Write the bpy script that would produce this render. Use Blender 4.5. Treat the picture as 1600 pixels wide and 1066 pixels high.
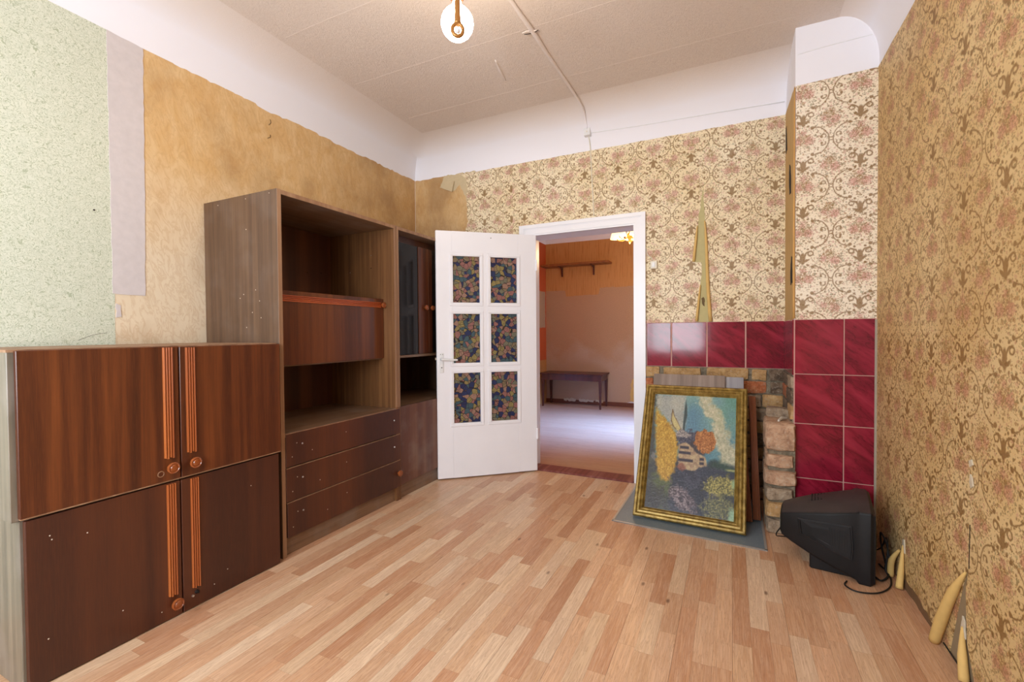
import bpy, bmesh, math, random
import numpy as np
from mathutils import Vector, Matrix, noise

# ------------------------------------------------------------------ clear
for o in list(bpy.data.objects):
    bpy.data.objects.remove(o, do_unlink=True)
scene = bpy.context.scene
COL = scene.collection
R = math.radians
rnd = random.Random(7)

# ------------------------------------------------------------------ camera
CAM = Vector((2.7249, 0.0, 1.18))
yaw, pitch, roll = R(25.7089), R(-1.0479), R(-0.4476)
fw = Vector((-math.sin(yaw) * math.cos(pitch), math.cos(yaw) * math.cos(pitch), math.sin(pitch)))
rt = Vector((math.cos(yaw), math.sin(yaw), 0))
up = rt.cross(fw)
cr = rt * math.cos(roll) + up * math.sin(roll)
cu = -rt * math.sin(roll) + up * math.cos(roll)
cam_data = bpy.data.cameras.new('camera')
cam_data.sensor_fit = 'HORIZONTAL'
cam_data.sensor_width = 36.0
cam_data.lens = 710.47 / 1600 * 36.0
cam_data.clip_start = 0.02
cam = bpy.data.objects.new('camera', cam_data)
COL.objects.link(cam)
m = Matrix((cr, cu, -fw)).transposed().to_4x4()
m.translation = CAM
cam.matrix_world = m
scene.camera = cam

# ------------------------------------------------------------------ world, lights, exposure
world = bpy.data.worlds.new('world')
scene.world = world
world.use_nodes = True
world.node_tree.nodes['Background'].inputs[0].default_value = (0.75, 0.86, 1.0, 1)
world.node_tree.nodes['Background'].inputs[1].default_value = 2.0


def area_light(name, loc, rot, sx, sy, power, color):
    l = bpy.data.lights.new(name, 'AREA')
    l.shape = 'RECTANGLE'
    l.size, l.size_y = sx, sy
    l.energy = power
    l.color = color
    o = bpy.data.objects.new(name, l)
    COL.objects.link(o)
    o.location = loc
    o.rotation_euler = rot
    return o


# daylight through the window behind the camera, and through the window of the far room
area_light('daylight_window', (1.45, -1.16, 1.58), (R(90), 0, 0), 2.0, 1.7, 150, (0.86, 0.93, 1.0))
fwl = area_light('daylight_far_window', (3.82, 5.55, 1.55), (R(90 - 36), 0, R(90)), 1.3, 1.4, 115, (0.15, 0.37, 1.0))
fwl.data.spread = R(44)

vs = scene.view_settings
vs.view_transform = 'Standard'
vs.look = 'None'
vs.exposure = 0.0
vs.gamma = 1.0
vs.use_curve_mapping = False

# ------------------------------------------------------------------ room constants (metres)
YB = 3.5974      # back wall
YC = 3.1007      # front of the chimney breast
XC = 3.0588      # left side of the chimney breast
XR = 3.4456      # right wall
ZC = 2.92        # ceiling
YA = -1.0        # window wall behind the camera
YF = 7.2         # back wall of the far room
LW = lambda y: -0.010 * y   # left wall is a little out of square


def S(r, g, b):
    f = lambda c: (c / 12.92) if c <= 0.04045 else ((c + 0.055) / 1.055) ** 2.4
    return (f(r / 255), f(g / 255), f(b / 255), 1.0)


# ------------------------------------------------------------------ shader expressions
class Ex:
    """a socket (or number) in the node tree being written, with arithmetic"""
    nt = None

    def __init__(self, s):
        self.s = s

    def _m(self, op, *a):
        n = Ex.nt.nodes.new('ShaderNodeMath')
        n.operation = op
        for i, v in enumerate((self,) + a):
            v = v.s if isinstance(v, Ex) else v
            if isinstance(v, (int, float)):
                n.inputs[i].default_value = v
            else:
                Ex.nt.links.new(v, n.inputs[i])
        return Ex(n.outputs[0])

    def __add__(self, o): return self._m('ADD', o)
    __radd__ = __add__
    def __sub__(self, o): return self._m('SUBTRACT', o)
    def __rsub__(self, o): return Ex(o)._m('SUBTRACT', self)
    def __mul__(self, o): return self._m('MULTIPLY', o)
    __rmul__ = __mul__
    def __truediv__(self, o): return self._m('DIVIDE', o)
    def abs(self): return self._m('ABSOLUTE')
    def fract(self): return self._m('FRACT')
    def sqrt(self): return self._m('SQRT')
    def max(self, o): return self._m('MAXIMUM', o)
    def min(self, o): return self._m('MINIMUM', o)
    def pow(self, o): return self._m('POWER', o)
    def sin(self): return self._m('SINE')
    def gt(self, o): return self._m('GREATER_THAN', o)
    def clamp(self):
        e = self._m('ADD', 0.0)
        e.s.node.use_clamp = True
        return e


def node(t, **kw):
    n = Ex.nt.nodes.new(t)
    for k, v in kw.items():
        setattr(n, k, v)
    return n


def put(sock, v):
    if isinstance(v, Ex):
        v = v.s
    if isinstance(v, bpy.types.NodeSocket):
        Ex.nt.links.new(v, sock)
    else:
        sock.default_value = v


def dist(ax, ay, bx=0.0, by=0.0):
    dx = ax - bx
    dy = ay - by
    return (dx * dx + dy * dy).sqrt()


def below(d, t, s):
    """1 where d < t, soft edge of width s"""
    return ((t - d) * (1.0 / s) + 0.5).clamp()


def above(d, t, s):
    return ((d - t) * (1.0 / s) + 0.5).clamp()


def mix(f, a, b):
    n = node('ShaderNodeMix', data_type='RGBA')
    put(n.inputs[0], f)
    put(n.inputs[6], a)
    put(n.inputs[7], b)
    return Ex(n.outputs[2])


def comb(x, y, z=0.0):
    n = node('ShaderNodeCombineXYZ')
    for i, v in enumerate((x, y, z)):
        put(n.inputs[i], v)
    return Ex(n.outputs[0])


def coords(kind='Object'):
    n = node('ShaderNodeTexCoord')
    s = node('ShaderNodeSeparateXYZ')
    Ex.nt.links.new(n.outputs[kind], s.inputs[0])
    return Ex(s.outputs[0]), Ex(s.outputs[1]), Ex(s.outputs[2])


def nz(vec, scale=5.0, detail=3.0, rough=0.5, dist_=0.0, out=0):
    n = node('ShaderNodeTexNoise')
    put(n.inputs['Vector'], vec)
    n.inputs['Scale'].default_value = scale
    n.inputs['Detail'].default_value = detail
    n.inputs['Roughness'].default_value = rough
    n.inputs['Distortion'].default_value = dist_
    return Ex(n.outputs[out])


def vor(vec, scale=5.0, feature='F1', rand=1.0):
    n = node('ShaderNodeTexVoronoi', feature=feature)
    put(n.inputs['Vector'], vec)
    n.inputs['Scale'].default_value = scale
    n.inputs['Randomness'].default_value = rand
    return n


def ramp(f, stops, interp='LINEAR'):
    n = node('ShaderNodeValToRGB')
    e = n.color_ramp
    e.interpolation = interp
    while len(e.elements) < len(stops):
        e.elements.new(0.5)
    for el, (p, c) in zip(e.elements, stops):
        el.position = p
        el.color = c
    put(n.inputs[0], f)
    return Ex(n.outputs[0])


MATS = {}


def material(name, fn):
    """fn() runs with Ex.nt set and returns dict(color, rough, metal, bump, strength, emis, ...)"""
    if name in MATS:
        return MATS[name]
    mt = bpy.data.materials.new(name)
    mt.use_nodes = True
    nt = mt.node_tree
    Ex.nt = nt
    p = nt.nodes['Principled BSDF']
    d = fn() if callable(fn) else fn
    put(p.inputs['Base Color'], d.get('color', (0.5, 0.5, 0.5, 1)))
    put(p.inputs['Roughness'], d.get('rough', 0.6))
    put(p.inputs['Metallic'], d.get('metal', 0.0))
    if 'spec' in d:
        put(p.inputs['Specular IOR Level'], d['spec'])
    if 'alpha' in d:
        put(p.inputs['Alpha'], d['alpha'])
    if 'trans' in d:
        put(p.inputs['Transmission Weight'], d['trans'])
    if 'emis' in d:
        put(p.inputs['Emission Color'], d['emis'])
        put(p.inputs['Emission Strength'], d.get('emis_s', 1.0))
    if 'coat' in d:
        put(p.inputs['Coat Weight'], d['coat'])
        put(p.inputs['Coat Roughness'], d.get('coat_r', 0.1))
    if 'bump' in d:
        b = node('ShaderNodeBump')
        put(b.inputs['Height'], d['bump'])
        b.inputs['Strength'].default_value = d.get('bs', 0.3)
        b.inputs['Distance'].default_value = d.get('bd', 0.005)
        nt.links.new(b.outputs[0], p.inputs['Normal'])
    MATS[name] = mt
    return mt


def plain(name, col, rough=0.6, metal=0.0, **kw):
    def f():
        x, y, z = coords()
        n = nz(comb(x, y, z), 35, 3)
        c2 = tuple(min(1, c * 0.82) for c in col[:3]) + (1,)
        d = dict(color=mix(n, col, c2), rough=rough, metal=metal)
        d.update(kw)
        return d
    return material(name, f)


# ---- painted plaster, ceiling
def m_plaster():
    x, y, z = coords()
    v = comb(x, y, z)
    a = nz(v, 4, 4)
    b = nz(v, 60, 3)
    return dict(color=mix(a, S(239, 237, 243), S(235, 233, 239)), rough=0.8, bump=a * 1.0 + b * 0.25, bs=0.2, bd=0.01)


def m_ceiling():
    x, y, z = coords()
    v = comb(x, y, z)
    a = nz(v, 1.7, 3)
    f = nz(comb(x * 1.6, y, z), 70, 4, 0.6, 1.5)
    c = mix(a, S(220, 205, 194), S(230, 217, 207))
    c = mix(below(f, 0.42, 0.12) * 0.35, c, S(196, 180, 168))
    return dict(color=c, rough=0.75, bump=f, bs=0.5, bd=0.006)


def m_cove():
    # whitewash over the cove; the ceiling paper starts towards its top
    x, y, z = coords()
    v = comb(x, y, z)
    n = nz(v, 3, 3)
    e = above(z + (n - 0.5) * 0.03, 2.868, 0.10)
    f = nz(comb(x * 1.6, y, z), 70, 4, 0.6, 1.5)
    c = mix(e, S(238, 236, 242), S(230, 218, 210))
    return dict(color=c, rough=0.8, bump=f * e + nz(v, 9, 3) * 0.6, bs=0.3, bd=0.006)


PLASTER = material('white_plaster', m_plaster)
CEIL = material('ceiling_paper', m_ceiling)
COVE = material('cove_whitewash', m_cove)


# ---- floral scroll wallpaper
def floral(name, axis, h0, z0, bg1, bg2, shade_dirt=0.0, tone=(1, 1, 1), P=0.268, Q=0.263, strips=False):
    def f():
        x, y, z = coords()
        h = x if axis == 'x' else y
        w = comb(h, z, 0.0)
        wob = node('ShaderNodeTexNoise')
        put(wob.inputs['Vector'], w)
        wob.inputs['Scale'].default_value = 45
        wob.inputs['Detail'].default_value = 2
        sp = node('ShaderNodeSeparateColor')
        Ex.nt.links.new(wob.outputs['Color'], sp.inputs[0])
        wx, wy = (Ex(sp.outputs[0]) - 0.5) * 0.045, (Ex(sp.outputs[1]) - 0.5) * 0.045
        u = (h - h0) / P + wx
        v = (z - z0) / Q + wy
        if strips:
            # one length of the roll hangs upside down, another is shifted
            inv = h.gt(1.445) * (1.0 - h.gt(2.535))
            v = v * (1.0 - 2.0 * inv)
            u = u + (1.0 - h.gt(1.01)) * 0.455
        fu = (u + 0.5).fract() - 0.5
        fv = (v + 0.5).fract() - 0.5
        pv = v.fract() - 0.5
        ua, va = fu.abs(), fv.abs()
        pa = 0.5 - ua
        T = lambda r, g, b: (S(r, g, b)[0] * tone[0], S(r, g, b)[1] * tone[1], S(r, g, b)[2] * tone[2], 1)
        # scroll hourglass: long arms, inner curls, a small vase at the neck
        d1 = (dist(ua, va, 0.335, 0.0) - 0.30).abs().max(ua - 0.33)
        d2 = (dist(ua, va, 0.135, 0.075) - 0.045).abs().max(0.055 - va)
        d3 = (dist(ua, va, 0.0, 0.075) - 0.045).abs().max(va - 0.08)
        line = d1.min(d2).min(d3) - 0.011
        bud = (dist(ua, va, 0.325, 0.285) - 0.034).min(dist(ua, va, 0.41, 0.33) - 0.022)
        bud = bud.min(dist(ua, va, 0.17, 0.07) - 0.026).min(dist(ua, va, 0.23, 0.20) - 0.014).min(dist(ua, va, 0.275, 0.32) - 0.016)
        # palmette with two volutes
        p1 = (dist(pa, pv, 0.145, 0.075) - 0.045).abs() - 0.013
        p2 = (dist(pa, pv, 0.155, 0.005) - 0.12).abs().max(pa - 0.155).max(0.0 - pv) - 0.016
        p3 = ((pa / 0.05) * (pa / 0.05) + ((pv + 0.03) / 0.13) * ((pv + 0.03) / 0.13)).sqrt() * 0.05 - 0.05
        qx, qy = (pa - 0.065) * 0.8 + (pv + 0.075) * 0.6, (pv + 0.075) * 0.8 - (pa - 0.065) * 0.6
        p4 = ((qx / 0.07) * (qx / 0.07) + (qy / 0.026) * (qy / 0.026)).sqrt() * 0.026 - 0.026
        orn = line.min(bud).min(p1).min(p2).min(p3).min(p4)
        # bouquets: sprays of small leaves and blossoms round a few roses
        q1 = dist(fu, pv * 0.95, 0.0, -0.01)
        q2 = dist(pa, fv * 0.95, 0.0, 0.07)
        fall = (1.0 - q1.min(q2) * (1 / 0.40)).clamp()

        dn2 = node('ShaderNodeTexNoise')
        put(dn2.inputs['Vector'], w)
        dn2.inputs['Scale'].default_value = 110
        sp2 = node('ShaderNodeSeparateColor')
        Ex.nt.links.new(dn2.outputs['Color'], sp2.inputs[0])
        wx2, wy2 = (Ex(sp2.outputs[0]) - 0.5) * 0.017, (Ex(sp2.outputs[1]) - 0.5) * 0.017

        def specks_(scale, gain, lift, stops):
            vs_ = vor(comb(h + wx2, z + wy2, 0.0), scale)
            vsep = node('ShaderNodeSeparateColor')
            Ex.nt.links.new(vs_.outputs['Color'], vsep.inputs[0])
            col = ramp(Ex(vsep.outputs[0]), stops, 'CONSTANT')
            on = above(fall * gain + lift - Ex(vsep.outputs[1]), 0.0, 0.02)
            return below(Ex(vs_.outputs['Distance']), 0.36 + 0.2 * Ex(vsep.outputs[2]), 0.12) * on, col
        s1, c1 = specks_(1 / 0.0125, 1.35, 0.12, [(0.0, T(150, 116, 64)), (0.28, T(206, 160, 142)), (0.48, T(126, 112, 70)),
                                                 (0.62, T(212, 172, 156)), (0.78, T(170, 126, 72)), (0.92, T(160, 156, 124))])
        s2, c2 = specks_(1 / 0.0072, 1.1, 0.22, [(0.0, T(140, 108, 58)), (0.4, T(116, 98, 58)), (0.7, T(190, 140, 116)), (0.85, T(150, 112, 64))])
        pet = nz(w, 150, 3)
        r1 = dist(fu, pv, 0.07, -0.10) - 0.085
        r2 = dist(fu, pv, -0.12, -0.05) - 0.06
        r3 = dist(pa, fv, 0.11, 0.02) - 0.085
        r4 = dist(pa, fv, 0.0, 0.20) - 0.05
        rose = r1.min(r2).min(r3).min(r4)
        rosec = mix(above(pet, 0.5, 0.2), T(192, 128, 118), T(222, 176, 162))
        olive = below(dist(fu, pv, -0.02, 0.04).min(dist(pa, fv, 0.02, 0.06)), 0.10, 0.06)
        big = nz(w, 2.3, 3)
        bg = mix(above(big, 0.5, 0.35), bg1, bg2)
        c = mix(s1 * 0.66, bg, c1)
        c = mix(olive * above(nz(w, 170, 2), 0.46, 0.12) * 0.62, c, T(154, 116, 56))
        c = mix(below(rose + (pet - 0.5) * 0.2, 0.0, 0.04) * 0.7, c, rosec)
        c = mix(s2 * 0.62, c, c2)
        c = mix(below(orn, 0.0, 0.016) * (0.72 + 0.25 * big), c, T(132, 96, 46))
        if shade_dirt:
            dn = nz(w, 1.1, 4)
            c = mix(above(dn, 0.52, 0.2) * shade_dirt, c, S(160, 118, 62))
        fine = nz(w, 320, 2)
        return dict(color=c, rough=0.6, bump=fine * 0.4 + nz(w, 7, 3) * 1.5, bs=0.25, bd=0.004)
    return material(name, f)


FLORAL_BACK = floral('floral_paper_back', 'x', 2.864, 2.31, S(240, 226, 196), S(232, 212, 170), strips=True)
FLORAL_CHIM = floral('floral_paper_chimney', 'x', 3.231, 1.994, S(242, 230, 210), S(236, 220, 192))
FLORAL_RIGHT = floral('floral_paper_right', 'y', 1.945, 1.23, S(222, 194, 142), S(212, 178, 120), shade_dirt=0.25, tone=(0.88, 0.78, 0.58))  # same paper, browned and darkened: weaker warm light painted in, plus discolouring


def m_green():
    x, y, z = coords()
    w = comb(y, z, 0.0)
    a = nz(w, 27, 2.0, 0.5, 1.2)
    l1 = ((a * 9).fract() - 0.5).abs()
    b = nz(comb(y + 3.1, z + 1.7, 0.4), 30, 2.0, 0.5, 1.0)
    l2 = ((b * 7).fract() - 0.5).abs()
    line = below(l1, 0.085, 0.06).max(below(l2, 0.06, 0.05))
    big = nz(w, 2.0, 3)
    c = mix(big, S(210, 213, 194), S(213, 216, 199))
    c = mix(line * 0.85, c, S(160, 170, 140))
    return dict(color=c, rough=0.42, bump=line * 1.0 + nz(w, 6, 2) * 2.0, bs=0.12, bd=0.004)


def m_tan():
    x, y, z = coords()
    h = y + x
    w = comb(h * 1.0, z * 0.5, 0.0)
    a = nz(w, 12, 5, 0.62, 0.8)
    k = nz(comb(h * 1.5 + z * 0.35, z * 0.55, 2.0), 17, 4, 0.6, 1.2)
    crease = below((k - 0.5).abs(), 0.03, 0.06)
    big = nz(comb(h, z, 5.0), 1.6, 3)
    c = mix(above(a, 0.5, 0.3), S(211, 170, 113), S(222, 189, 139))
    # the paper is bleached in its lower part
    low = below(z + (big - 0.5) * 0.7, 1.86, 0.6)
    c = mix(low * 0.88, c, S(226, 210, 184))
    c = mix(crease * 0.30, c, S(182, 136, 82))
    st = nz(comb(h, z * 0.7, 9.0), 3.2, 4)
    c = mix(above(st, 0.58, 0.14) * 0.35, c, S(160, 122, 78))
    # browner blotches towards the far corner
    c = mix(above(h + (big - 0.5) * 0.8, 2.75, 0.5) * above(st, 0.45, 0.3) * 0.45, c, S(150, 112, 70))
    return dict(color=c, rough=0.75, bump=k + a * 0.5, bs=0.2, bd=0.005)


GREEN = material('green_scribble_paper', m_green)
TAN = material('tan_backing_paper', m_tan)
LILAC = plain('lilac_paper', S(214, 205, 204), 0.7)
OLDPAPER = plain('old_olive_paper', S(196, 184, 132), 0.85)
CURL = plain('curled_paper_back', S(222, 184, 112), 0.8)
CURLDARK = plain('curled_paper_edge', S(206, 158, 92), 0.8)
WHITESCRAP = plain('white_paper_scrap', S(214, 200, 176), 0.8)


def m_barewood():
    x, y, z = coords()
    a = nz(comb(y * 4, x * 4, z * 0.5), 12, 4, 0.6, 0.5)
    c = mix(a, S(176, 138, 84), S(206, 172, 112))
    return dict(color=c, rough=0.85, bump=a, bs=0.4, bd=0.005)


BARE = material('bare_timber', m_barewood)
DARKMARK = plain('dark_hole_mark', S(38, 28, 20), 0.95)  # scratch colour; also painted in as the shade of holes, cracks and gaps


# ---- laminate floor
def m_plank():
    x, y, z = coords()
    at = node('ShaderNodeAttribute', attribute_name='tint')
    tint = Ex(at.outputs['Color'])
    sh = Ex(at.outputs['Alpha'])
    g = nz(comb(x * 22 + sh * 31, y * 1.3 + sh * 17, sh * 9), 5, 5, 0.62, 0.6)
    g2 = nz(comb(x * 120 + sh * 50, y * 3, sh * 3), 3, 3, 0.6)
    kn = vor(comb(x * 1.0 + sh * 3, y * 0.45, sh), 7.5)
    knot = below(Ex(kn.outputs['Distance']), 0.055, 0.05)
    wv = below((g - 0.5).abs(), 0.02, 0.03)
    c = mix(above(g, 0.52, 0.40) * 0.45, tint, S(170, 120, 90))
    c = mix(above(g2, 0.55, 0.25) * 0.30, c, S(236, 212, 188))
    c = mix(wv * 0.32, c, S(138, 90, 62))
    c = mix(knot * 0.75, c, S(96, 58, 36))
    return dict(color=c, rough=0.36, spec=0.45, bump=g2, bs=0.05, bd=0.002)


PLANK = material('laminate_plank', m_plank)
SUBFLOOR = plain('dark_floor_joint', S(104, 70, 48), 0.8)


# ---- furniture wood
def wood(name, dark, mid, light, stripe=9.0, fine=1.0, rough=0.32, axis='z', grey=0.0, coat=0.0):
    def f():
        x, y, z = coords()
        if axis == 'z':
            v = comb(x * 2.2, y * 2.2, z * 0.06)
            vf = comb(x, y, z * 0.03)
        else:
            v = comb(x * 2.2, y * 0.06, z * 2.2)
            vf = comb(x, y * 0.03, z)
        a = nz(v, stripe, 3.0, 0.55, 0.25)
        b = nz(vf, 130, 4, 0.65)
        c_ = nz(vf, 420, 2, 0.6)
        c = ramp(a, [(0.30, dark), (0.48, mid), (0.66, light)])
        c = mix(above(b, 0.5, 0.3) * 0.35 * fine, c, dark)
        c = mix(above(c_, 0.56, 0.2) * 0.25 * fine, c, light)
        w = nz(comb(x, y, z), 6, 4)
        c = mix(above(w, 0.58, 0.2) * grey, c, S(150, 140, 132))
        return dict(color=c, rough=rough + 0.0, bump=b, bs=0.06, bd=0.002, coat=coat, coat_r=0.22)
    return material(name, f)


MAHOG = wood('mahogany_veneer', S(62, 30, 18), S(86, 42, 22), S(122, 66, 32), 8.0, 1.0, 0.36, coat=0.10)
MAHOG_DARK = wood('dark_mahogany_veneer', S(58, 31, 23), S(68, 35, 25), S(98, 52, 30), 2.2, 1.0, 0.40, coat=0.05)
MAHOG_FADED = wood('faded_mahogany_veneer', S(82, 46, 36), S(102, 62, 48), S(124, 84, 62), 5.0, 0.8, 0.42, grey=0.25)
MAHOG_BACK = wood('cabinet_back_veneer', S(62, 34, 24), S(84, 46, 30), S(108, 64, 40), 4.0, 0.6, 0.4)
MAHOG_FLAP = wood('orange_mahogany_veneer', S(70, 34, 18), S(94, 48, 24), S(120, 67, 32), 6.0, 1.0, 0.36, coat=0.10)
WALNUT = wood('grey_walnut_veneer', S(80, 57, 41), S(94, 68, 49), S(106, 79, 57), 22.0, 1.0, 0.45, grey=0.08)
WALNUT_IN = wood('walnut_inner_veneer', S(92, 60, 36), S(112, 75, 45), S(132, 92, 56), 20.0, 1.0, 0.4)
WALNUT_SIDE = wood('grey_side_veneer', S(104, 96, 84), S(124, 114, 98), S(142, 130, 112), 14.0, 0.9, 0.4, grey=0.35)
WALNUT_H = wood('walnut_veneer_flat', S(100, 72, 52), S(122, 92, 68), S(140, 110, 84), 14.0, 1.0, 0.4, axis='y', grey=0.3)
EDGE = wood('worn_panel_edge', S(132, 98, 72), S(150, 114, 86), S(170, 136, 106), 10.0, 0.6, 0.55)
STRIP = wood('orange_moulding', S(134, 66, 26), S(158, 82, 36), S(176, 100, 46), 8.0, 0.5, 0.3, coat=0.4)
KNOB = plain('orange_brown_knob', S(150, 78, 36), 0.25, coat=0.5)
STRIP_RED = wood('red_moulding', S(150, 62, 24), S(172, 78, 34), S(190, 96, 44), 8.0, 0.5, 0.3, axis='y', coat=0.4)
DARKWOOD = wood('dark_table_wood', S(58, 26, 22), S(78, 36, 28), S(98, 50, 38), 6.0, 0.6, 0.35)
SHELFWOOD = wood('shelf_wood', S(120, 66, 28), S(144, 84, 38), S(160, 100, 48), 6.0, 0.6, 0.5, axis='y')
FLUTED = wood('brown_fluted_moulding', S(112, 60, 36), S(140, 80, 50), S(170, 108, 72), 12.0, 0.8, 0.45)
SCREW = plain('bright_metal', S(210, 208, 204), 0.3, 0.9)
DARKMETAL = plain('dark_metal', S(60, 56, 54), 0.4, 0.8)
CHIP = plain('chipped_spot', S(206, 190, 172), 0.7)


# ---- white paint, glass
def m_whitepaint():
    x, y, z = coords()
    v = comb(x, y, z)
    n = nz(v, 5, 3)
    s = nz(comb(x * 3, y * 3, z * 0.4), 30, 3)
    return dict(color=mix(n, S(240, 239, 243), S(232, 231, 236)), rough=0.33, bump=s, bs=0.06, bd=0.003)


WHITEPAINT = material('white_gloss_paint', m_whitepaint)
WHITEPLASTIC = plain('white_plastic', S(236, 236, 236), 0.35)
CREAMPLASTIC = plain('cream_plastic', S(236, 228, 208), 0.4)


def m_stained():
    x, y, z = coords()
    w = comb(x, z, 0.0)
    wob = node('ShaderNodeTexNoise')
    put(wob.inputs['Vector'], w)
    wob.inputs['Scale'].default_value = 16
    ws = node('ShaderNodeSeparateColor')
    Ex.nt.links.new(wob.outputs['Color'], ws.inputs[0])
    wx = x + (Ex(ws.outputs[0]) - 0.5) * 0.02
    wz = z + (Ex(ws.outputs[1]) - 0.5) * 0.02
    w2 = comb(wx, wz, 0.0)
    v1 = vor(w2, 29)
    ve = vor(w2, 29, 'DISTANCE_TO_EDGE')
    sep = node('ShaderNodeSeparateColor')
    Ex.nt.links.new(v1.outputs['Color'], sep.inputs[0])
    col = ramp(Ex(sep.outputs[0]), [(0.0, S(34, 46, 88)), (0.12, S(142, 98, 94)), (0.28, S(62, 88, 98)), (0.42, S(138, 124, 80)),
                                   (0.56, S(112, 110, 94)), (0.68, S(148, 116, 102)), (0.80, S(38, 52, 92)), (0.88, S(128, 112, 88))], 'CONSTANT')
    # arcs and rings drawn over the cells
    v2 = vor(w2, 13, 'F1', 0.8)
    d2 = Ex(v2.outputs['Distance'])
    ring = below(((d2 * 6.5).fract() - 0.5).abs(), 0.07, 0.05) * below(d2, 0.42, 0.05)
    s2 = node('ShaderNodeSeparateColor')
    Ex.nt.links.new(v2.outputs['Color'], s2.inputs[0])
    c = mix(below(d2, 0.20, 0.03) * above(Ex(s2.outputs[1]), 0.5, 0.02), col, S(32, 42, 92))
    fine = vor(w2, 70, 'DISTANCE_TO_EDGE')
    c = mix(below(Ex(fine.outputs['Distance']), 0.05, 0.05) * 0.4, c, S(50, 44, 42))
    edge = below(Ex(ve.outputs['Distance']), 0.035, 0.03).max(ring * above(Ex(s2.outputs[0]), 0.2, 0.02) * 0.9)
    c = mix(edge, c, S(34, 28, 30))
    return dict(color=c, rough=0.16, spec=0.4, bump=edge, bs=0.12, bd=0.002)


STAINED = material('patterned_glass', m_stained)
DARKGLASS = material('dark_cabinet_glass', lambda: dict(color=S(30, 26, 26), rough=0.08, spec=0.22))


# ---- tiles and bricks
def m_tile():
    x, y, z = coords()
    h = x + y
    oi = node('ShaderNodeObjectInfo')
    r = Ex(oi.outputs['Random'])
    w = comb((h * 0.62 + z * 0.78) * 1.2 + r * 7, (z * 0.62 - h * 0.78) * 0.26 + r * 3, r * 5)
    a = nz(w, 9, 5, 0.6, 0.9)
    b = nz(w, 24, 4, 0.6, 1.2)
    c = ramp(a, [(0.32, S(106, 20, 36)), (0.5, S(134, 28, 48)), (0.68, S(152, 40, 60))])
    c = mix(below((b - 0.5).abs(), 0.018, 0.03) * below(a, 0.52, 0.1) * 0.6, c, S(70, 14, 24))
    return dict(color=c, rough=0.09, spec=0.4, bump=nz(comb(h, z, r), 6, 2), bs=0.05, bd=0.01)


TILE = material('red_marbled_tile', m_tile)
GROUT = plain('pink_grout', S(206, 158, 146), 0.85)
GREYGROUT = plain('grey_mortar_edge', S(168, 158, 142), 0.9)


def m_mortar():
    x, y, z = coords()
    v = comb(x, y, z)
    a = nz(v, 26, 5, 0.7)
    b = nz(v, 90, 3)
    return dict(color=ramp(a, [(0.3, S(92, 82, 66)), (0.55, S(132, 120, 100)), (0.75, S(166, 152, 130))]), rough=0.95,
                bump=a + b * 0.5, bs=0.9, bd=0.015)


MORTAR = material('rough_mortar', m_mortar)


def brickmat(name, c1, c2, c3):
    def f():
        x, y, z = coords()
        oi = node('ShaderNodeObjectInfo')
        r = Ex(oi.outputs['Random'])
        v = comb(x + r * 5, y, z)
        a = nz(v, 22, 5, 0.65, 0.5)
        b = nz(v, 70, 4, 0.7)
        c = ramp(a, [(0.32, c1), (0.5, c2), (0.7, c3)])
        c = mix(above(b, 0.6, 0.1) * 0.45, c, S(190, 178, 160))
        c = mix(below(b, 0.36, 0.08) * 0.5, c, S(70, 52, 40))
        return dict(color=c, rough=0.92, bump=a + b * 0.7, bs=0.8, bd=0.012)
    return material(name, f)


BRICKS = [brickmat('tan_brick', S(150, 112, 68), S(184, 144, 94), S(204, 168, 120)),
          brickmat('orange_brick', S(146, 78, 44), S(178, 104, 64), S(200, 138, 96)),
          brickmat('grey_brick', S(122, 104, 86), S(156, 134, 110), S(182, 162, 138)),
          brickmat('pink_brick', S(158, 120, 94), S(190, 152, 122), S(208, 178, 150)),
          brickmat('dark_brick', S(74, 58, 44), S(104, 84, 66), S(136, 116, 94))]
PLASTERCHIP = plain('cream_plaster_chip', S(206, 182, 136), 0.9)


# ---- others
def m_steel():
    x, y, z = coords()
    v = comb(x, y, z)
    a = nz(v, 5, 4)
    b = nz(comb(x * 8, y, z), 40, 3)
    c = mix(a, S(110, 128, 140), S(132, 146, 156))
    c = mix(above(b, 0.62, 0.1) * 0.3, c, S(176, 180, 180))
    return dict(color=c, rough=0.45, metal=0.35, bump=a, bs=0.1, bd=0.01)


STEEL = material('grey_hearth_sheet', m_steel)
STEELEDGE = plain('bright_sheet_rim', S(190, 186, 180), 0.4, 0.5)


def m_gold():
    x, y, z = coords()
    v = comb(x, y, z)
    a = nz(v, 30, 4)
    b = nz(v, 120, 3)
    c = ramp(a, [(0.3, S(104, 82, 34)), (0.5, S(138, 112, 52)), (0.7, S(166, 140, 76))])
    c = mix(below(b, 0.36, 0.06) * 0.6, c, S(80, 56, 24))
    return dict(color=c, rough=0.38, metal=0.45, bump=b, bs=0.15, bd=0.002)


GOLD = material('worn_gold_paint', m_gold)
CANVAS = material('oil_paint', lambda: dict(color=Ex(node('ShaderNodeAttribute', attribute_name='paint').outputs['Color']), rough=0.42,
                                            bump=nz(comb(*coords()), 160, 4, 0.6), bs=0.18, bd=0.002))
BOARD1 = wood('brown_grey_board', S(112, 94, 84), S(136, 118, 106), S(154, 136, 124), 10, 1.0, 0.6)
BOARD2 = wood('blue_grey_board', S(134, 130, 134), S(152, 148, 152), S(166, 162, 164), 10, 1.0, 0.6)


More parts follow.
